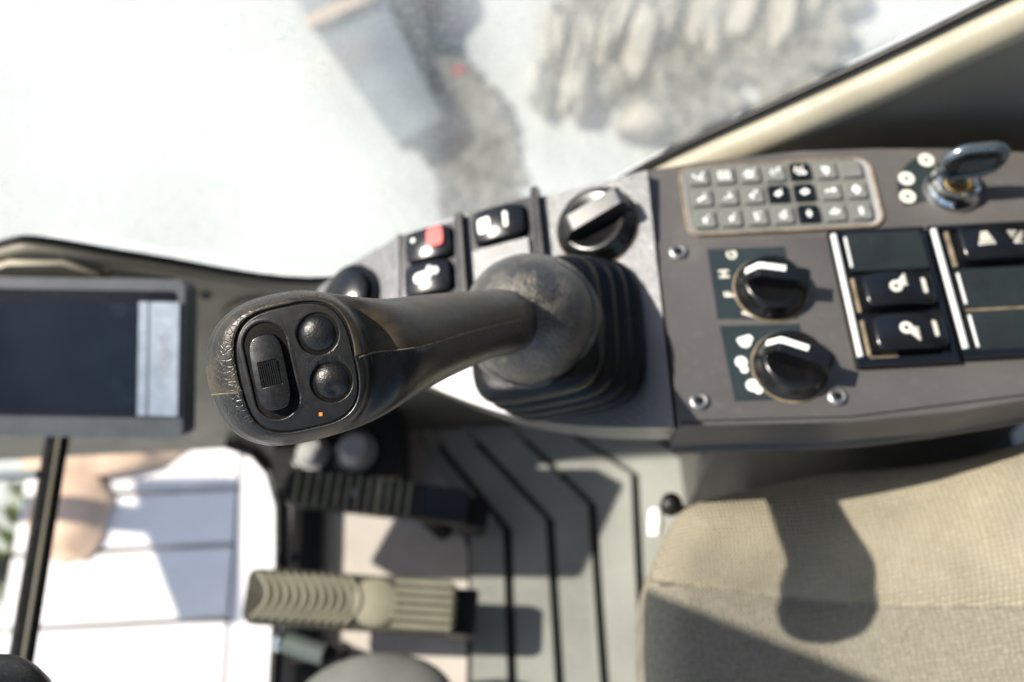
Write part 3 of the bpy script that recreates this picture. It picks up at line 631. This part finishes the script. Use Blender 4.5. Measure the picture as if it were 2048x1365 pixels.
# ------------------------------------------------------------------ ignition key
ky = thing('ignition_key', 'key with a rounded chrome rimmed bow turned in the ignition lock', 'key', (.3166, .3895, .612))
KD = Vector((.93, .05, 0)).normalized()
MK = frame_mat((.3166, .3895, .6125), KD, (0, 0, 1), KD.cross(Vector((0, 0, 1))))
bow = rrect(.001, .0215, .040, .030, .013, 6)
link('blade', boxm((0, .002, 0), (.009, .016, .0024), .0004, 1, MK), ky, M['steel'])
link('bow', prism(bow, -.0026, .0026, .0012, 2, mx=MK), ky, M['gloss'], wn=True)
link('bow_rim', tube([MK @ Vector((x, y, 0)) for x, y in bow], .0036, 10, closed=True), ky, M['key_rim'])
link('bow_plate', prism(rrect(.003, .0210, .024, .015, .004, 4), -.0036, .0036, .0006, 1, mx=MK), ky, M['darksteel'])

# ------------------------------------------------------------------ joystick
GH = Vector((-.0962, .1787, .8129))
GM = T(GH) @ TILT.to_4x4()             # grip frame: face of the grip in its XY plane, z out of the face
JB = Vector((.038, .295, .585))
js = thing('joystick', 'black joystick with rocker and two round thumb buttons standing on rubber boot', 'joystick', JB)
# stations: cx cy cz  nx ny nz  a b  p rot
ST = [[.0950, .0225, -.178, -.30, -.10, .95, .0150, .0150, 2.1, 0],
      [.0920, .0218, -.152, -.42, -.12, .90, .0188, .0186, 2.1, 0],
      [.0770, .0190, -.115, -.53, -.13, .84, .0200, .0188, 2.1, 0],
      [.0550, .0125, -.073, -.52, -.15, .84, .0225, .0212, 2.1, .02],
      [.0370, .0060, -.041, -.45, -.12, .89, .0262, .0242, 2.15, .06],
      [.0180, .0012, -.022, -.24, -.05, .97, .0325, .0292, 2.25, .14],
      [.0010, -.0008, -.0110, -.03, -.01, 1., .0352, .0324, 2.4, .20],
      [.0018, -.0006, -.0040, 0, 0, 1., .0336, .0312, 2.5, .21],
      [.0040, -.0002, .0010, 0, 0, 1., .0298, .0288, 2.8, .21],
      [.0052, .0000, .0026, 0, 0, 1., .0262, .0273, 3.1, .21],
      [.0056, .0000, .0026, 0, 0, 1., .0248, .0264, 3.2, .21]]
ROWS = catf(ST, 7)
def gsec(row, ph, off=0.):
    cx, cy, cz, nx_, ny_, nz_, a, b, p, ro = row
    n = Vector((nx_, ny_, nz_)).normalized(); v = Vector((0, 1, 0)); v = (v - n * v.dot(n)).normalized(); u_ = v.cross(n)
    c, s = math.cos(ph - ro), math.sin(ph - ro); e = 2 / p
    X, Y = sgnpow(c, e) * (a + off), sgnpow(s, e) * (b + off)
    X, Y = X * math.cos(ro) - Y * math.sin(ro), X * math.sin(ro) + Y * math.cos(ro)
    return Vector((cx, cy, cz)) + u_ * X + v * Y
def phi0(i):
    t = i / (len(ROWS) - 1)                     # seam along the stem, ending in a rounded tongue near the dome
    return R(6) + R(78) * (1 - sst(0.0, .06, t - .10)) * (1 if t < .17 else 0) + R(6) * sst(.2, .6, t)
def phi1(i):
    t = i / (len(ROWS) - 1)
    return R(196) - R(60) * (1 - sst(0.0, .06, t - .10)) * (1 if t < .17 else 0)
NA = 56
up = []; lo = []
for i, row in enumerate(ROWS):
    a, b = phi0(i), phi1(i)
    if i >= 7:
        offu = .00045 * sst(7, 10, i)
        up.append([gsec(row, a, -.0012)] + [gsec(row, a + (b - a) * j / NA, offu - .0005 * ((j < 1) or (j > NA - 1))) for j in range(NA + 1)] + [gsec(row, b, -.0012)])
    lo.append([gsec(row, b + (2 * math.pi + a - b) * j / NA, -.0004 * ((j < 1) or (j > NA - 1))) for j in range(NA + 1)] if i >= 7 else [gsec(row, b + 2 * math.pi * j / NA, 0) for j in range(NA + 1)])
link('upper_shell', loft(up, False, False, False, 50, GM), js, M['grip_dusty'])
link('lower_shell', loft(lo, False, False, False, 50, GM), js, M['grip'])
core = [[gsec(r, 2 * math.pi * j / 48, -.0010) for j in range(48)] for r in ROWS[:-12]]
link('core', loft(core, True, True, True, 50, GM), js, M['groove'])
link('seam', tube([GM @ gsec(ROWS[i], phi0(i) - .012, -.0001) for i in range(9, len(ROWS) - 9)], .00045, 6), js, M['seamdust'])
link('seam', tube([GM @ gsec(ROWS[i], phi1(i) + .012, -.0001) for i in range(len(ROWS) - 42, len(ROWS) - 6)], .00042, 6), js, M['seamdust'])

# face pad with a slot and two button wells (heights in the grip frame)
PR = .21
RK = (-.0052, -.0020); RKR = .225
B1, B2 = (.0143, .0141), (.0200, -.0059)
def rk_local(x, y):
    dx, dy = x - RK[0], y - RK[1]; return dx * math.cos(RKR) + dy * math.sin(RKR), -dx * math.sin(RKR) + dy * math.cos(RKR)
def cap_d(lx, ly, hl, r): return math.hypot(lx, max(0, abs(ly) - hl)) - r
def pad_z(x, y):
    dx, dy = x - .0056, y; q = (abs(dx * math.cos(PR) + dy * math.sin(PR)) / .0245) ** 3.2 + (abs(-dx * math.sin(PR) + dy * math.cos(PR)) / .0262) ** 3.2
    z = .0022 + .0006 * (1 - q) - .0030 * sst(.93, 1.0, q)
    lx, ly = rk_local(x, y)
    d = cap_d(lx, ly - .0006, .0114, .0089)
    z -= .0062 * (1 - sst(-.0007, .0005, d)); z += .00012 * math.exp(-((d - .0012) / .0007) ** 2)
    for c in (B1, B2):
        r = math.hypot(x - c[0], y - c[1]); z -= .0018 * (1 - sst(.0084, .0090, r))
    return z
pad = link('face_pad', polar(se_outline(.0056, 0, .0245, .0262, 3.2, PR, 260), pad_z, 110, mx=GM, sharp=70), js, M['pad'])
link('orange_mark', prism(rect(.0148, -.0204, .0163, -.0189), .0021, .0027, .0001, 1, mx=GM @ Matrix.Rotation(0, 4, 'Z')), pad, M['orange'])
# rocker: long rounded paddle, lower at its top end
HL, HW = .0174, .0078
def rk_z(x, y):
    q = (abs(x) / HW) ** 3.4 + (abs(y) / HL) ** 4.2
    t = y / HL
    z = .0058 - .0016 * t - .0009 * (x / HW) ** 2 - .0008 * t * t - .0070 * sst(.62, 1.0, q) ** 1.0
    inside = max(abs(x) / .0043, abs(y + .0004) / .0054)
    z -= .00055 * (1 - sst(.92, 1.02, inside))
    return z
MR = GM @ T((RK[0], RK[1], 0)) @ Matrix.Rotation(RKR, 4, 'Z')
rk = link('rocker', polar(se_outline(0, 0, HW, HL, 4.0, 0, 200), rk_z, 80, mx=MR, sharp=75), js, M['rocker'])
ribs = [boxm((-.0036 + i * .0009, -.0004, .0056), (.0005, .0100, .0010), .00012, 1, MR) for i in range(9)]
link('ribbed_inset', join(ribs), rk, M['rocker'])
link('ridge_lines', join([tube([MR @ Vector((x, y, rk_z(x, y) - .00022)) for x in [-.0050 + .001 * k for k in range(11)]], .00030, 6) for y in [.0072 + .00085 * i for i in range(9)]]), rk, M['rocker'])
for c, dent in ((B1, None), (B2, (.0015, -.0040))):
    def bz(x, y, c=c, dent=dent):
        r = math.hypot(x, y) / .0083; z = -.0004 + .0048 * max(0, 1 - (r * .995) ** 2.3) ** .52
        if dent: z -= .0016 * math.exp(-((math.hypot(x - dent[0], y - dent[1])) / .0024) ** 2)
        return z
    link('thumb_button', polar(disc(0, 0, .0083, 72), bz, 30, mx=GM @ T((c[0], c[1], 0)), sharp=80), js, M['button'])
# dirt crumbs in the slot and on the shoulder of the grip
random.seed(11); cr = []
def crumb(p, r):
    bm = bmesh.new(); bmesh.ops.create_icosphere(bm, subdivisions=1, radius=r)
    for v in bm.verts: v.co = v.co * random.uniform(.6, 1.2)
    bmesh.ops.translate(bm, vec=p, verts=bm.verts); return fin(bm)
for i in range(150):
    ly = random.uniform(-.017, .016); side = random.choice((-1, -1, -1, 1))
    lx = side * random.uniform(.0075, .0088); p = MR @ Vector((lx, ly, -.0024 + random.uniform(0, .0006))); cr.append(crumb(p, random.uniform(.00012, .00034)))
for i in range(190):
    k = random.randint(len(ROWS) - 36, len(ROWS) - 14); ph = random.gauss(R(92), R(16)); cr.append(crumb(GM @ gsec(ROWS[k], ph, .0005), random.uniform(.00010, .00032)))
for i in range(260):
    t = random.uniform(0, 2 * math.pi); rr = random.uniform(.2, .97); X, Y = sgnpow(math.cos(t), .62) * .0245 * rr, sgnpow(math.sin(t), .62) * .0262 * rr
    x = .0056 + X * math.cos(PR) - Y * math.sin(PR); y = X * math.sin(PR) + Y * math.cos(PR)
    if cap_d(*rk_local(x, y), .0118, .0092) < .0006 or min(math.hypot(x - B1[0], y - B1[1]), math.hypot(x - B2[0], y - B2[1])) < .0096: continue
    cr.append(crumb(GM @ Vector((x, y, pad_z(x, y))), random.uniform(.00006, .00015)))
co = link('dust_crumbs', join(cr), js, M['seamdust']); co['kind'] = 'stuff'

# dome collar and bellows boot
DA = Vector((-.30, -.24, .92)).normalized(); dx_ = Vector((1, 0, 0)); dx_ = (dx_ - DA * dx_.dot(DA)).normalized(); dy_ = DA.cross(dx_)
MD = frame_mat((.0095, .2800, .6500), dx_, dy_, DA)
prof = [(.034, -.044), (.0385, -.038), (.0405, -.026), (.0403, -.013), (.0398, -.0105), (.0388, -.010)] + [(.0386 * math.cos(R(a)), -.010 + .037 * math.sin(R(a))) for a in range(0, 88, 5)] + [(.001, .027)]
link('dome_collar', lathe([(r * 1.07, z * 1.07 + .005) for r, z in prof], 64, MD, sharp=32), js, M['dome'])
bsec = []
def bs(c, h, w, p=4.2, n=112):
    o = []
    for i in range(n):
        t = 2 * math.pi * i / n; o.append((c[0] + sgnpow(math.cos(t), 2 / p) * h, c[1] + sgnpow(math.sin(t), 2 / p) * w, c[2] + PA * sgnpow(math.cos(t), 2 / p) * h + PB * sgnpow(math.sin(t), 2 / p) * w))
    return o
prof = [(0.0, .0500, 0), (.10, .0500, 0)]
lv = [(.0, .0500), (.08, .0506), (.14, .0495), (.19, .0415), (.25, .0412), (.30, .0480), (.35, .0488), (.40, .0475), (.45, .0392), (.51, .0390), (.56, .0455), (.61, .0464), (.66, .0450), (.71, .0368), (.77, .0366), (.82, .0428), (.88, .0436), (.95, .0420), (1.0, .035)]
fine = catf([list(x) for x in lv], 3)
for t, h in fine: bsec.append(bs((.0425 - .031 * t, .2985 - .019 * t, .5760 + .0625 * t), h * .93, h * 1.05))
link('boot', loft(bsec, True, True, sharp=60), js, M['boot'])

# ------------------------------------------------------------------ monitor
mo = thing('display_monitor', 'dark flat display monitor with silver side strip mounted at the side panel', 'monitor', (-.36, .40, .36))
TRc = Vector((-.2761, .4327, .4583))
MM = T(TRc) @ (TILT @ Matrix.Rotation(R(-1), 3, 'Z')).to_4x4()     # origin: upper right corner of the front, x runs left negative
Wm, Hm = .245, .136
link('housing', prism(rrect(-Wm / 2, -Hm / 2, Wm, Hm, .009, 6), -.034, 0, .005, 4, mx=MM), mo, M['housing'], wn=True)
bez = link('bezel', prism(rrect(-Wm / 2 - .001, -Hm / 2 + .004, Wm - .012, Hm - .028, .004, 4), -.001, .0010, .0006, 2, mx=MM), mo, M['gloss'], wn=True)
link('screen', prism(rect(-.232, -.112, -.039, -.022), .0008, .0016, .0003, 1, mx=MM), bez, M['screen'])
stp = link('side_strip', prism(rect(-.0285, -.1165, -.0035, -.0195), .0008, .0030, .0010, 2, mx=MM), mo, M['silver'], wn=True)
link('strip_edge', prism(rect(-.0375, -.1165, -.0298, -.0195), .0008, .0040, .0012, 3, mx=MM), stp, M['silver'], wn=True)
link('lettering', text_mesh('VOLVO', .0115, MM @ T((-.0150, -.065, .0032)) @ Matrix.Rotation(R(90), 4, 'Z')), stp, M['lettering'])
link('mount_arm', tube([MM @ Vector((-.14, -.07, -.032)), MM @ Vector((-.14, -.05, -.08)), (-.40, .47, .33)], .014, 12), mo, M['seal'])

# ------------------------------------------------------------------ seat
st_ = thing('operator_seat', 'beige woven fabric operator seat with greyer middle panel beside the console', 'seat', (.34, -.05, 0.))
bound = [(.0835, -.10), (.0835, .02), (.0850, .0865), (.0885, .130), (.0945, .163), (.1110, .1977), (.1363, .2196), (.2113, .2345), (.2430, .2360), (.2709, .2320), (.3056, .2270), (.3407, .2265), (.42, .236), (.52, .245), (.66, .24), (.72, .20), (.72, -.10), (.72, -.30), (.62, -.335), (.30, -.33), (.14, -.30), (.095, -.24)]
bcurve = [(p.x, p.y) for p in cat([(x, y, 0) for x, y in bound], 8, True)]
cxs, cys = .40, -.03; RR = .030
def seat_secs():
    secs = []
    n = len(bcurve); offs = []
    for i in range(n):
        a = Vector(bcurve[i - 1]); b = Vector(bcurve[(i + 1) % n]); d = (b - a).normalized(); offs.append(Vector((-d.y, d.x)))
    area = sum(bcurve[i][0] * bcurve[(i + 1) % n][1] - bcurve[(i + 1) % n][0] * bcurve[i][1] for i in range(n))
    sg = 1 if area > 0 else -1
    def top(x, y):
        s = y + .184 * x - .1748
        z = .458 + .102 * sst(.20, .42, x) + .012 * math.exp(-((s - .045) / .045) ** 2) - .004 * math.exp(-(s / .006) ** 2)
        z += .0022 * noise.noise(Vector((x * 9, y * 9, 1.3))) + .004 * noise.noise(Vector((x * 4, y * 4, 7.7)))
        return z
    for dz in (-.115, -.09, -.06): secs.append([(p[0], p[1], .458 + .102 * sst(.20, .42, p[0]) + dz) for p in bcurve])
    for a in range(0, 91, 9):
        s = []
        for p, o in zip(bcurve, offs):
            d = RR * (1 - math.cos(R(a))); x, y = p[0] + sg * o.x * d, p[1] + sg * o.y * d
            s.append((x, y, top(x, y) - RR * (1 - math.sin(R(a)))))
        secs.append(s)
    last = secs[-1]
    for k in range(1, 60):
        t = k / 60; secs.append([(x + (cxs - x) * t, y + (cys - y) * t, top(x + (cxs - x) * t, y + (cys - y) * t)) for x, y, z in last])
    return secs, top
ss, stop = seat_secs()
link('cushion', loft(ss, True, True, sharp=80), st_, M['seat'])
link('seam_welt', tube([(x, .1748 - .184 * x, stop(x, .1748 - .184 * x) - .0004) for x in [.092 + .02 * i for i in range(30)]], .0013, 8), st_, M['seat'])
link('seat_base', boxm((.40, -.03, .18), (.44, .40, .33), .02, 3), st_, M['seal'])
bk = thing('seat_lever', 'small white lever with black knob at the front edge of seat', 'lever', (.115, .22, .37))
link('lever_plate', tube([(.1135, .2330, .372), (.1120, .2235, .376), (.1100, .2120, .374)], [.0062, .0070, .0055], 12), bk, M['white'])
link('knob', lathe([(.007, -.008), (.009, -.004), (.009, .006), (.005, .010), (.001, .0105)], 20, T((.127, .2385, .372))), bk, M['seal'])
link('stem', tube([(.127, .2385, .372), (.16, .235, .33), (.20, .20, .30)], .005, 10), bk, M['seal'])

# ------------------------------------------------------------------ pedals and the floor fittings
def pedal(name, label, corners, zt, m, cross):
    p = thing(name, label, 'pedal', (sum(c[0] for c in corners) / 4, sum(c[1] for c in corners) / 4, 0.))
    (ax, ay), (bx, by), (cx, cy), (dx, dy) = corners            # front-window, front.. order: tip-far, heel-far, heel-near, tip-near
    L_ = math.hypot(bx - ax, by - ay); W_ = math.hypot(dx - ax, dy - ay)
    X = Vector(((bx + cx - ax - dx) / 2, (by + cy - ay - dy) / 2, 0)).normalized(); Z = Vector((0, 0, 1)); Y = Z.cross(X)
    o = Vector(((ax + bx + cx + dx) / 4, (ay + by + cy + dy) / 4, zt))
    tl = Matrix.Rotation(R(7), 4, 'Y')
    mx = frame_mat(o, X, Y, Z) @ tl
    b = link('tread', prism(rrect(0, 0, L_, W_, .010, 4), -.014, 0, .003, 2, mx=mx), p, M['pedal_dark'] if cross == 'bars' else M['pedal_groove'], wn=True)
    if cross == 'bars':
        n = 12
        for i in range(n):
            x = -L_ * .44 + i * L_ * .66 / n; link('rib', boxm((x, 0, .0020), (L_ * .66 / n * (.34 if i != 8 else .6), W_ * .94, .0044), .0008, 1, mx), b, M['pedal_mid'])
        link('rivet', lathe([(.0045, 0), (.0045, .0040), (.003, .0048), (.0005, .0049)], 16, mx @ T((-L_ * .12, 0, 0))), b, M['steel'])
        link('heel_plate', prism(rrect(L_ * .36, 0, L_ * .24, W_ * .94, .004, 3), 0, .004, .0012, 2, mx=mx), b, M['gloss'], wn=True)
    else:
        for i in range(11):
            x0 = -L_ * .46 + i * L_ * .043
            pts = [mx @ Vector((x0 + .016 * (1 - (y / (W_ * .46)) ** 2), y, .0008)) for y in [W_ * .435 * (k / 6 - 1) for k in range(13)]]
            link('rib', tube(pts, .0038, 8, flat=1.2), b, m)
        link('smooth_patch', lathe([(.024, 0), (.024, .0022), (.022, .0034), (.001, .0034)], 32, mx @ T((L_ * .11, 0, 0)) @ Matrix.Diagonal((1.05, 1.05, 1, 1))), b, m)
        for i in range(6):
            y = -W_ * .40 + i * W_ * .160; link('rib', boxm((L_ * .34, y, .0020), (L_ * .28, W_ * .090, .0064), .0012, 2, mx), b, m)
    link('lever', tube([mx @ Vector((L_ * .2, 0, -.012)), mx @ Vector((L_ * .26, 0, -.05)), (o.x + X.x * L_ * .3, o.y + X.y * L_ * .3, -.0)], .012, 10), p, M['seal'])
    link('heel_block', prism(rrect(L_ * .53, 0, L_ * .16, W_ * .85, .004, 3), -.060, -.018, .003, 2, mx=mx), p, M['seal'])
    return p
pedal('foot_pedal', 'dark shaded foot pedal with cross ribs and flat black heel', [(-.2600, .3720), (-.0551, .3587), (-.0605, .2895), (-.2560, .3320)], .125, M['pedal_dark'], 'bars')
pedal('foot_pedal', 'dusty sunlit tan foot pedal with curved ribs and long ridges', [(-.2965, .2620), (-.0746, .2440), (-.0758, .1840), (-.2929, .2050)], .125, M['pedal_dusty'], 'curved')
gp = thing('foot_rest', 'rounded pale grey rubber foot rest past the tan pedal', 'foot rest', (-.16, .12, 0.))
bm = bmesh.new(); bmesh.ops.create_uvsphere(bm, u_segments=32, v_segments=16, radius=1)
for v in bm.verts: v.co = Vector((v.co.x * .085, v.co.y * .055, max(v.co.z, -.6) * .035))
link('pad', fin(bm, mx=T((-.160, .112, .135)) @ Matrix.Rotation(R(6), 4, 'Z')), gp, M['grey_rub'])
link('post', tube([(-.16, .112, .13), (-.16, .11, 0)], .016, 12), gp, M['seal'])
pt = thing('hinge_tube', 'pale green metal hinge tube under the front of the tan pedal', 'tube', (-.25, .186, 0.))
link('barrel', tube([(-.272, .198, .06), (-.225, .180, .06)], [.012, .012], 16), pt, M['glassgreen'])
link('end_cap', lathe([(.013, -.004), (.0145, 0), (.013, .004), (.001, .005)], 20, frame_mat((-.273, .1984, .06), (0, 0, 1), (.36, .93, 0), (-.93, .36, 0))), pt, M['chrome'])
link('bracket', boxm((-.235, .184, .028), (.05, .02, .056), .004), pt, M['seal'])
vb = thing('valve_block', 'black block with two round pale caps between wall and dark pedal', 'block', (-.21, .41, 0.))
link('body', boxm((-.212, .413, .045), (.150, .082, .088), .008, 3), vb, M['seal'])
for x, r in ((-.240, .017), (-.189, .020)):
    k = link('round_cap', lathe([(r * 1.25, 0), (r * 1.25, .004), (r, .006), (r * .92, .016), (r * .7, .021), (.001, .0225)], 28, T((x, .404, .088))), vb, M['pale'])
    link('cap_ring', tube([(x + r * 1.35 * math.cos(a), .404 + r * 1.35 * math.sin(a), .090) for a in [2 * math.pi * i / 28 for i in range(28)]], .004, 8, closed=True), k, M['gloss'])

# unseen plates added and shaped to shade the seat front and the track
wm = thing('seat_shade_panel', 'added unseen black panel shading the seat front', 'shade panel', (-.52, .12, 1.15))
link('cover', quadpane((-.554, .246, 1.12), (-.488, .171, 1.27), (-.480, -.02, 1.30), (-.560, -.02, 1.10), .03), wm, M['seal'])
bo = thing('track_blocker', 'added unseen steel guard plate ahead of the side wall beyond the crossbar', 'blocker', (-1.42, .66, -1.6))
link('plate', prism([(-1.541, .801), (-1.340, .794), (-1.317, .494), (-1.411, .499), (-1.502, .690)][::-1], -.005, .022, .004, 2), bo, M['darksteel'])  # added plate, outline shaped to the shade wanted on the track
link('post', boxm((-1.44, .70, -.80), (.05, .05, 1.58), .006, 2), bo, M['darksteel'])

# travel lever, its black grip just inside the corner of the view
tv = thing('travel_lever', 'black rubber travel lever grip in the lower corner by front window', 'lever', (-.30, .03, 0.))
gp_ = cat([(-.292, .010, .50), (-.286, .022, .56), (-.276, .040, .62), (-.264, .058, .675), (-.2607, .0627, .70), (-.259, .064, .716)], 6)
rr_ = [.018, .021, .026, .030, .024, .005]
rrs = [v[0] for v in catf([[x] for x in rr_], 6)]
link('grip', tube(gp_, [max(.003, v) for v in rrs], 28), tv, M['grip'])
link('rod', tube([(-.292, .010, .505), (-.29, -.02, .25), (-.27, -.04, 0.)], .009, 12), tv, M['seal'])

# ------------------------------------------------------------------ outside the cab
tk = thing('crawler_track', 'sunlit pale track plates below the lower front window', 'track', (-.8, .4, -1.6))
yb = [-.16, -.02, .115, .255, .396, .545, .665, .785, .92]
for k, (a, b) in enumerate(zip(yb[:-1], yb[1:])):
    sag = .0
    s_ = link('shoe', prism([(-1.04, a + .006), (-.592, a + .006), (-.592, b - .006), (-1.04, b - .006)], -.86, -.80, .008, 3), tk, M['shoe'], wn=True)
link('side_rail', prism([(-.584, -.2), (-.462, -.2), (-.462, .62), (-.485, .74), (-.53, .80), (-.584, .83)], -.87, -.805, .012, 3), tk, M['shoe'], wn=True)
link('frame', boxm((-.74, .36, -1.23), (.54, 1.1, .72), .03, 2), tk, M['darksteel'])
random.seed(5)
def lump(c, s, seed, sub=3, amp=.35):
    bm = bmesh.new(); bmesh.ops.create_icosphere(bm, subdivisions=sub, radius=1)
    for v in bm.verts:
        d = 1 + amp * noise.fractal(v.co * 1.3 + Vector((seed * 3.1, seed, -seed)), 1.0, 2.0, 4)
        v.co = Vector((v.co.x * s[0] * d, v.co.y * s[1] * d, v.co.z * s[2] * d)) + Vector(c)
    return fin(bm)
for i, (c, s, lab) in enumerate((((-.88, .775, -.80), (.20, .075, .05), 'brown dried mud lump on the track plates nearest the side wall'), ((-.93, .62, -.80), (.085, .10, .035), 'smaller brown dried mud lump lying beside the crossbar'))):
    o = link('mud_lump', lump(c, s, i + 1), None, M['mud']); o['label'] = lab; o['category'] = 'mud'; o['group'] = 'dried mud on the track'

sp = thing('steel_stand', 'blue grey steel plate stand on pale ground outside the side window', 'stand', (-.35, 2.1, -1.6))
def plate3(pts, th, nrm):
    n = Vector(nrm).normalized() * th; P = [Vector(p) for p in pts]; bm = bmesh.new()
    a = [bm.verts.new(p) for p in P]; b = [bm.verts.new(p + n) for p in P]; k = len(P)
    for i in range(k): j = (i + 1) % k; bm.faces.new((a[i], a[j], b[j], b[i]))
    bm.faces.new(a[::-1]); bm.faces.new(b); bevel(bm, .008, 2); return fin(bm)
link('plate', plate3([(-.80, 2.90, -1.45), (-.5957, 2.4932, -1.45), (-.333, 2.0354, -1.45), (-.1919, 2.1226, -1.45), (-.4437, 2.8146, -1.45), (-.47, 2.90, -1.45)], .05, (0, 0, -1)), sp, M['block'])
link('top_edge', boxm((0, 0, 0), (.24, .05, .04), .008, 2, T((-.545, 2.60, -1.43)) @ Matrix.Rotation(R(28), 4, 'Z')), sp, M['mud'])
for q in ((-.60, 2.6), (-.33, 2.14), (-.27, 2.2), (-.46, 2.72)): link('leg', boxm((q[0], q[1], -1.55), (.04, .04, .11), .004, 1), sp, M['darksteel'])
link('side_arm', prism([(-.435, 2.95), (-.20, 2.95), (-.185, 2.72), (-.26, 2.62), (-.245, 2.50), (-.40, 2.70)], -1.6, -1.44, .012, 2), sp, M['darksteel'])
link('red_lamp', lathe([(.022, 0), (.022, .02), (.012, .03), (.001, .032)], 20, T((-.135, 2.42, -1.58))), sp, M['red'])
# rubble: pale slabs on a dark gravel heap
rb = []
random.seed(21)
for i in range(330):  # strip laid along the stand's shadow to darken that band
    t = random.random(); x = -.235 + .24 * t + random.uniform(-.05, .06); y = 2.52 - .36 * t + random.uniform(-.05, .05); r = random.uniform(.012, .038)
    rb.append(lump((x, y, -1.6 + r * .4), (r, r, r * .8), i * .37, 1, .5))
for i in range(420):
    x = random.gauss(-.09, .055); y = random.gauss(1.99, .085); r = random.uniform(.010, .034)
    rb.append(lump((x, y, -1.6 + r * .4), (r, r, r * .8), i * .37, 1, .5))
for i in range(760):
    x = random.uniform(.25, 1.42); y = random.uniform(1.95, 2.75); r = random.uniform(.02, .06)
    cy_ = 2.05 + .22 * abs(math.sin(x * 5.0)) * (.4 if x > .9 else 1)
    if y < cy_ or x > 1.25 + .15 * math.sin(y * 5): continue
    if .40 < x < .62 and y < 2.12: continue
    rb.append(lump((x, y, -1.6 + r * .5 + .05 * max(0, y - 2.2)), (r, r, r * .8), i * .37, 1, .5))
o = link('gravel', join(rb), None, M['rubble_dark']); struct(o, 'dark gravel in patches and a strip added to darken a shadow outside the side window', 'gravel', 'stuff')
rp = []
for i, (x, y, L_, W_, a) in enumerate(((.14, 2.30, .10, .030, -8), (.20, 2.52, .17, .034, -6), (.30, 2.42, .24, .042, -14), (.42, 2.56, .20, .030, -20), (.52, 2.50, .17, .050, -12), (.64, 2.62, .20, .036, -22), (.77, 2.58, .18, .056, -16), (.92, 2.66, .20, .040, -26), (1.04, 2.60, .15, .048, -18), (1.20, 2.70, .14, .034, -20), (.50, 2.13, .05, .10, 4))):
    me = lump((0, 0, 0), (W_ * 1.2, L_, .06), i * 1.7, 3, .55)
    me.transform(T((x, y, -1.53)) @ Matrix.Rotation(R(a), 4, 'Z')); rp.append((x, me))
for i, (x, me) in enumerate(rp):
    o = link('stone_slab', me, None, M['rubble_pale']); o['category'] = 'stone'; o['group'] = 'long pale stones on the gravel'
    o['label'] = 'long pale dusty stone lying on the dark gravel outside the window'
wd = []
random.seed(3)
for i in range(160):
    x, y = random.gauss(-1.42, .05), random.gauss(.76, .10); h = random.uniform(.05, .16); a = random.uniform(0, 6.28); l = random.uniform(.02, .06)
    bmw = bmesh.new(); vs = [bmw.verts.new(q) for q in ((x, y, -1.6), (x + .012 * math.cos(a), y + .012 * math.sin(a), -1.6 + h * .6), (x + l * math.cos(a + .5), y + l * math.sin(a + .5), -1.6 + h), (x - .01 * math.sin(a), y + .01 * math.cos(a), -1.6 + h * .6))]
    bmw.faces.new(vs); wd.append(fin(bmw, smooth=False))
o = link('weed_tuft', join(wd), None, M['weed']); o['label'] = 'yellow green weed tuft on the ground ahead of the crossbar'; o['category'] = 'weeds'; o['kind'] = 'stuff'
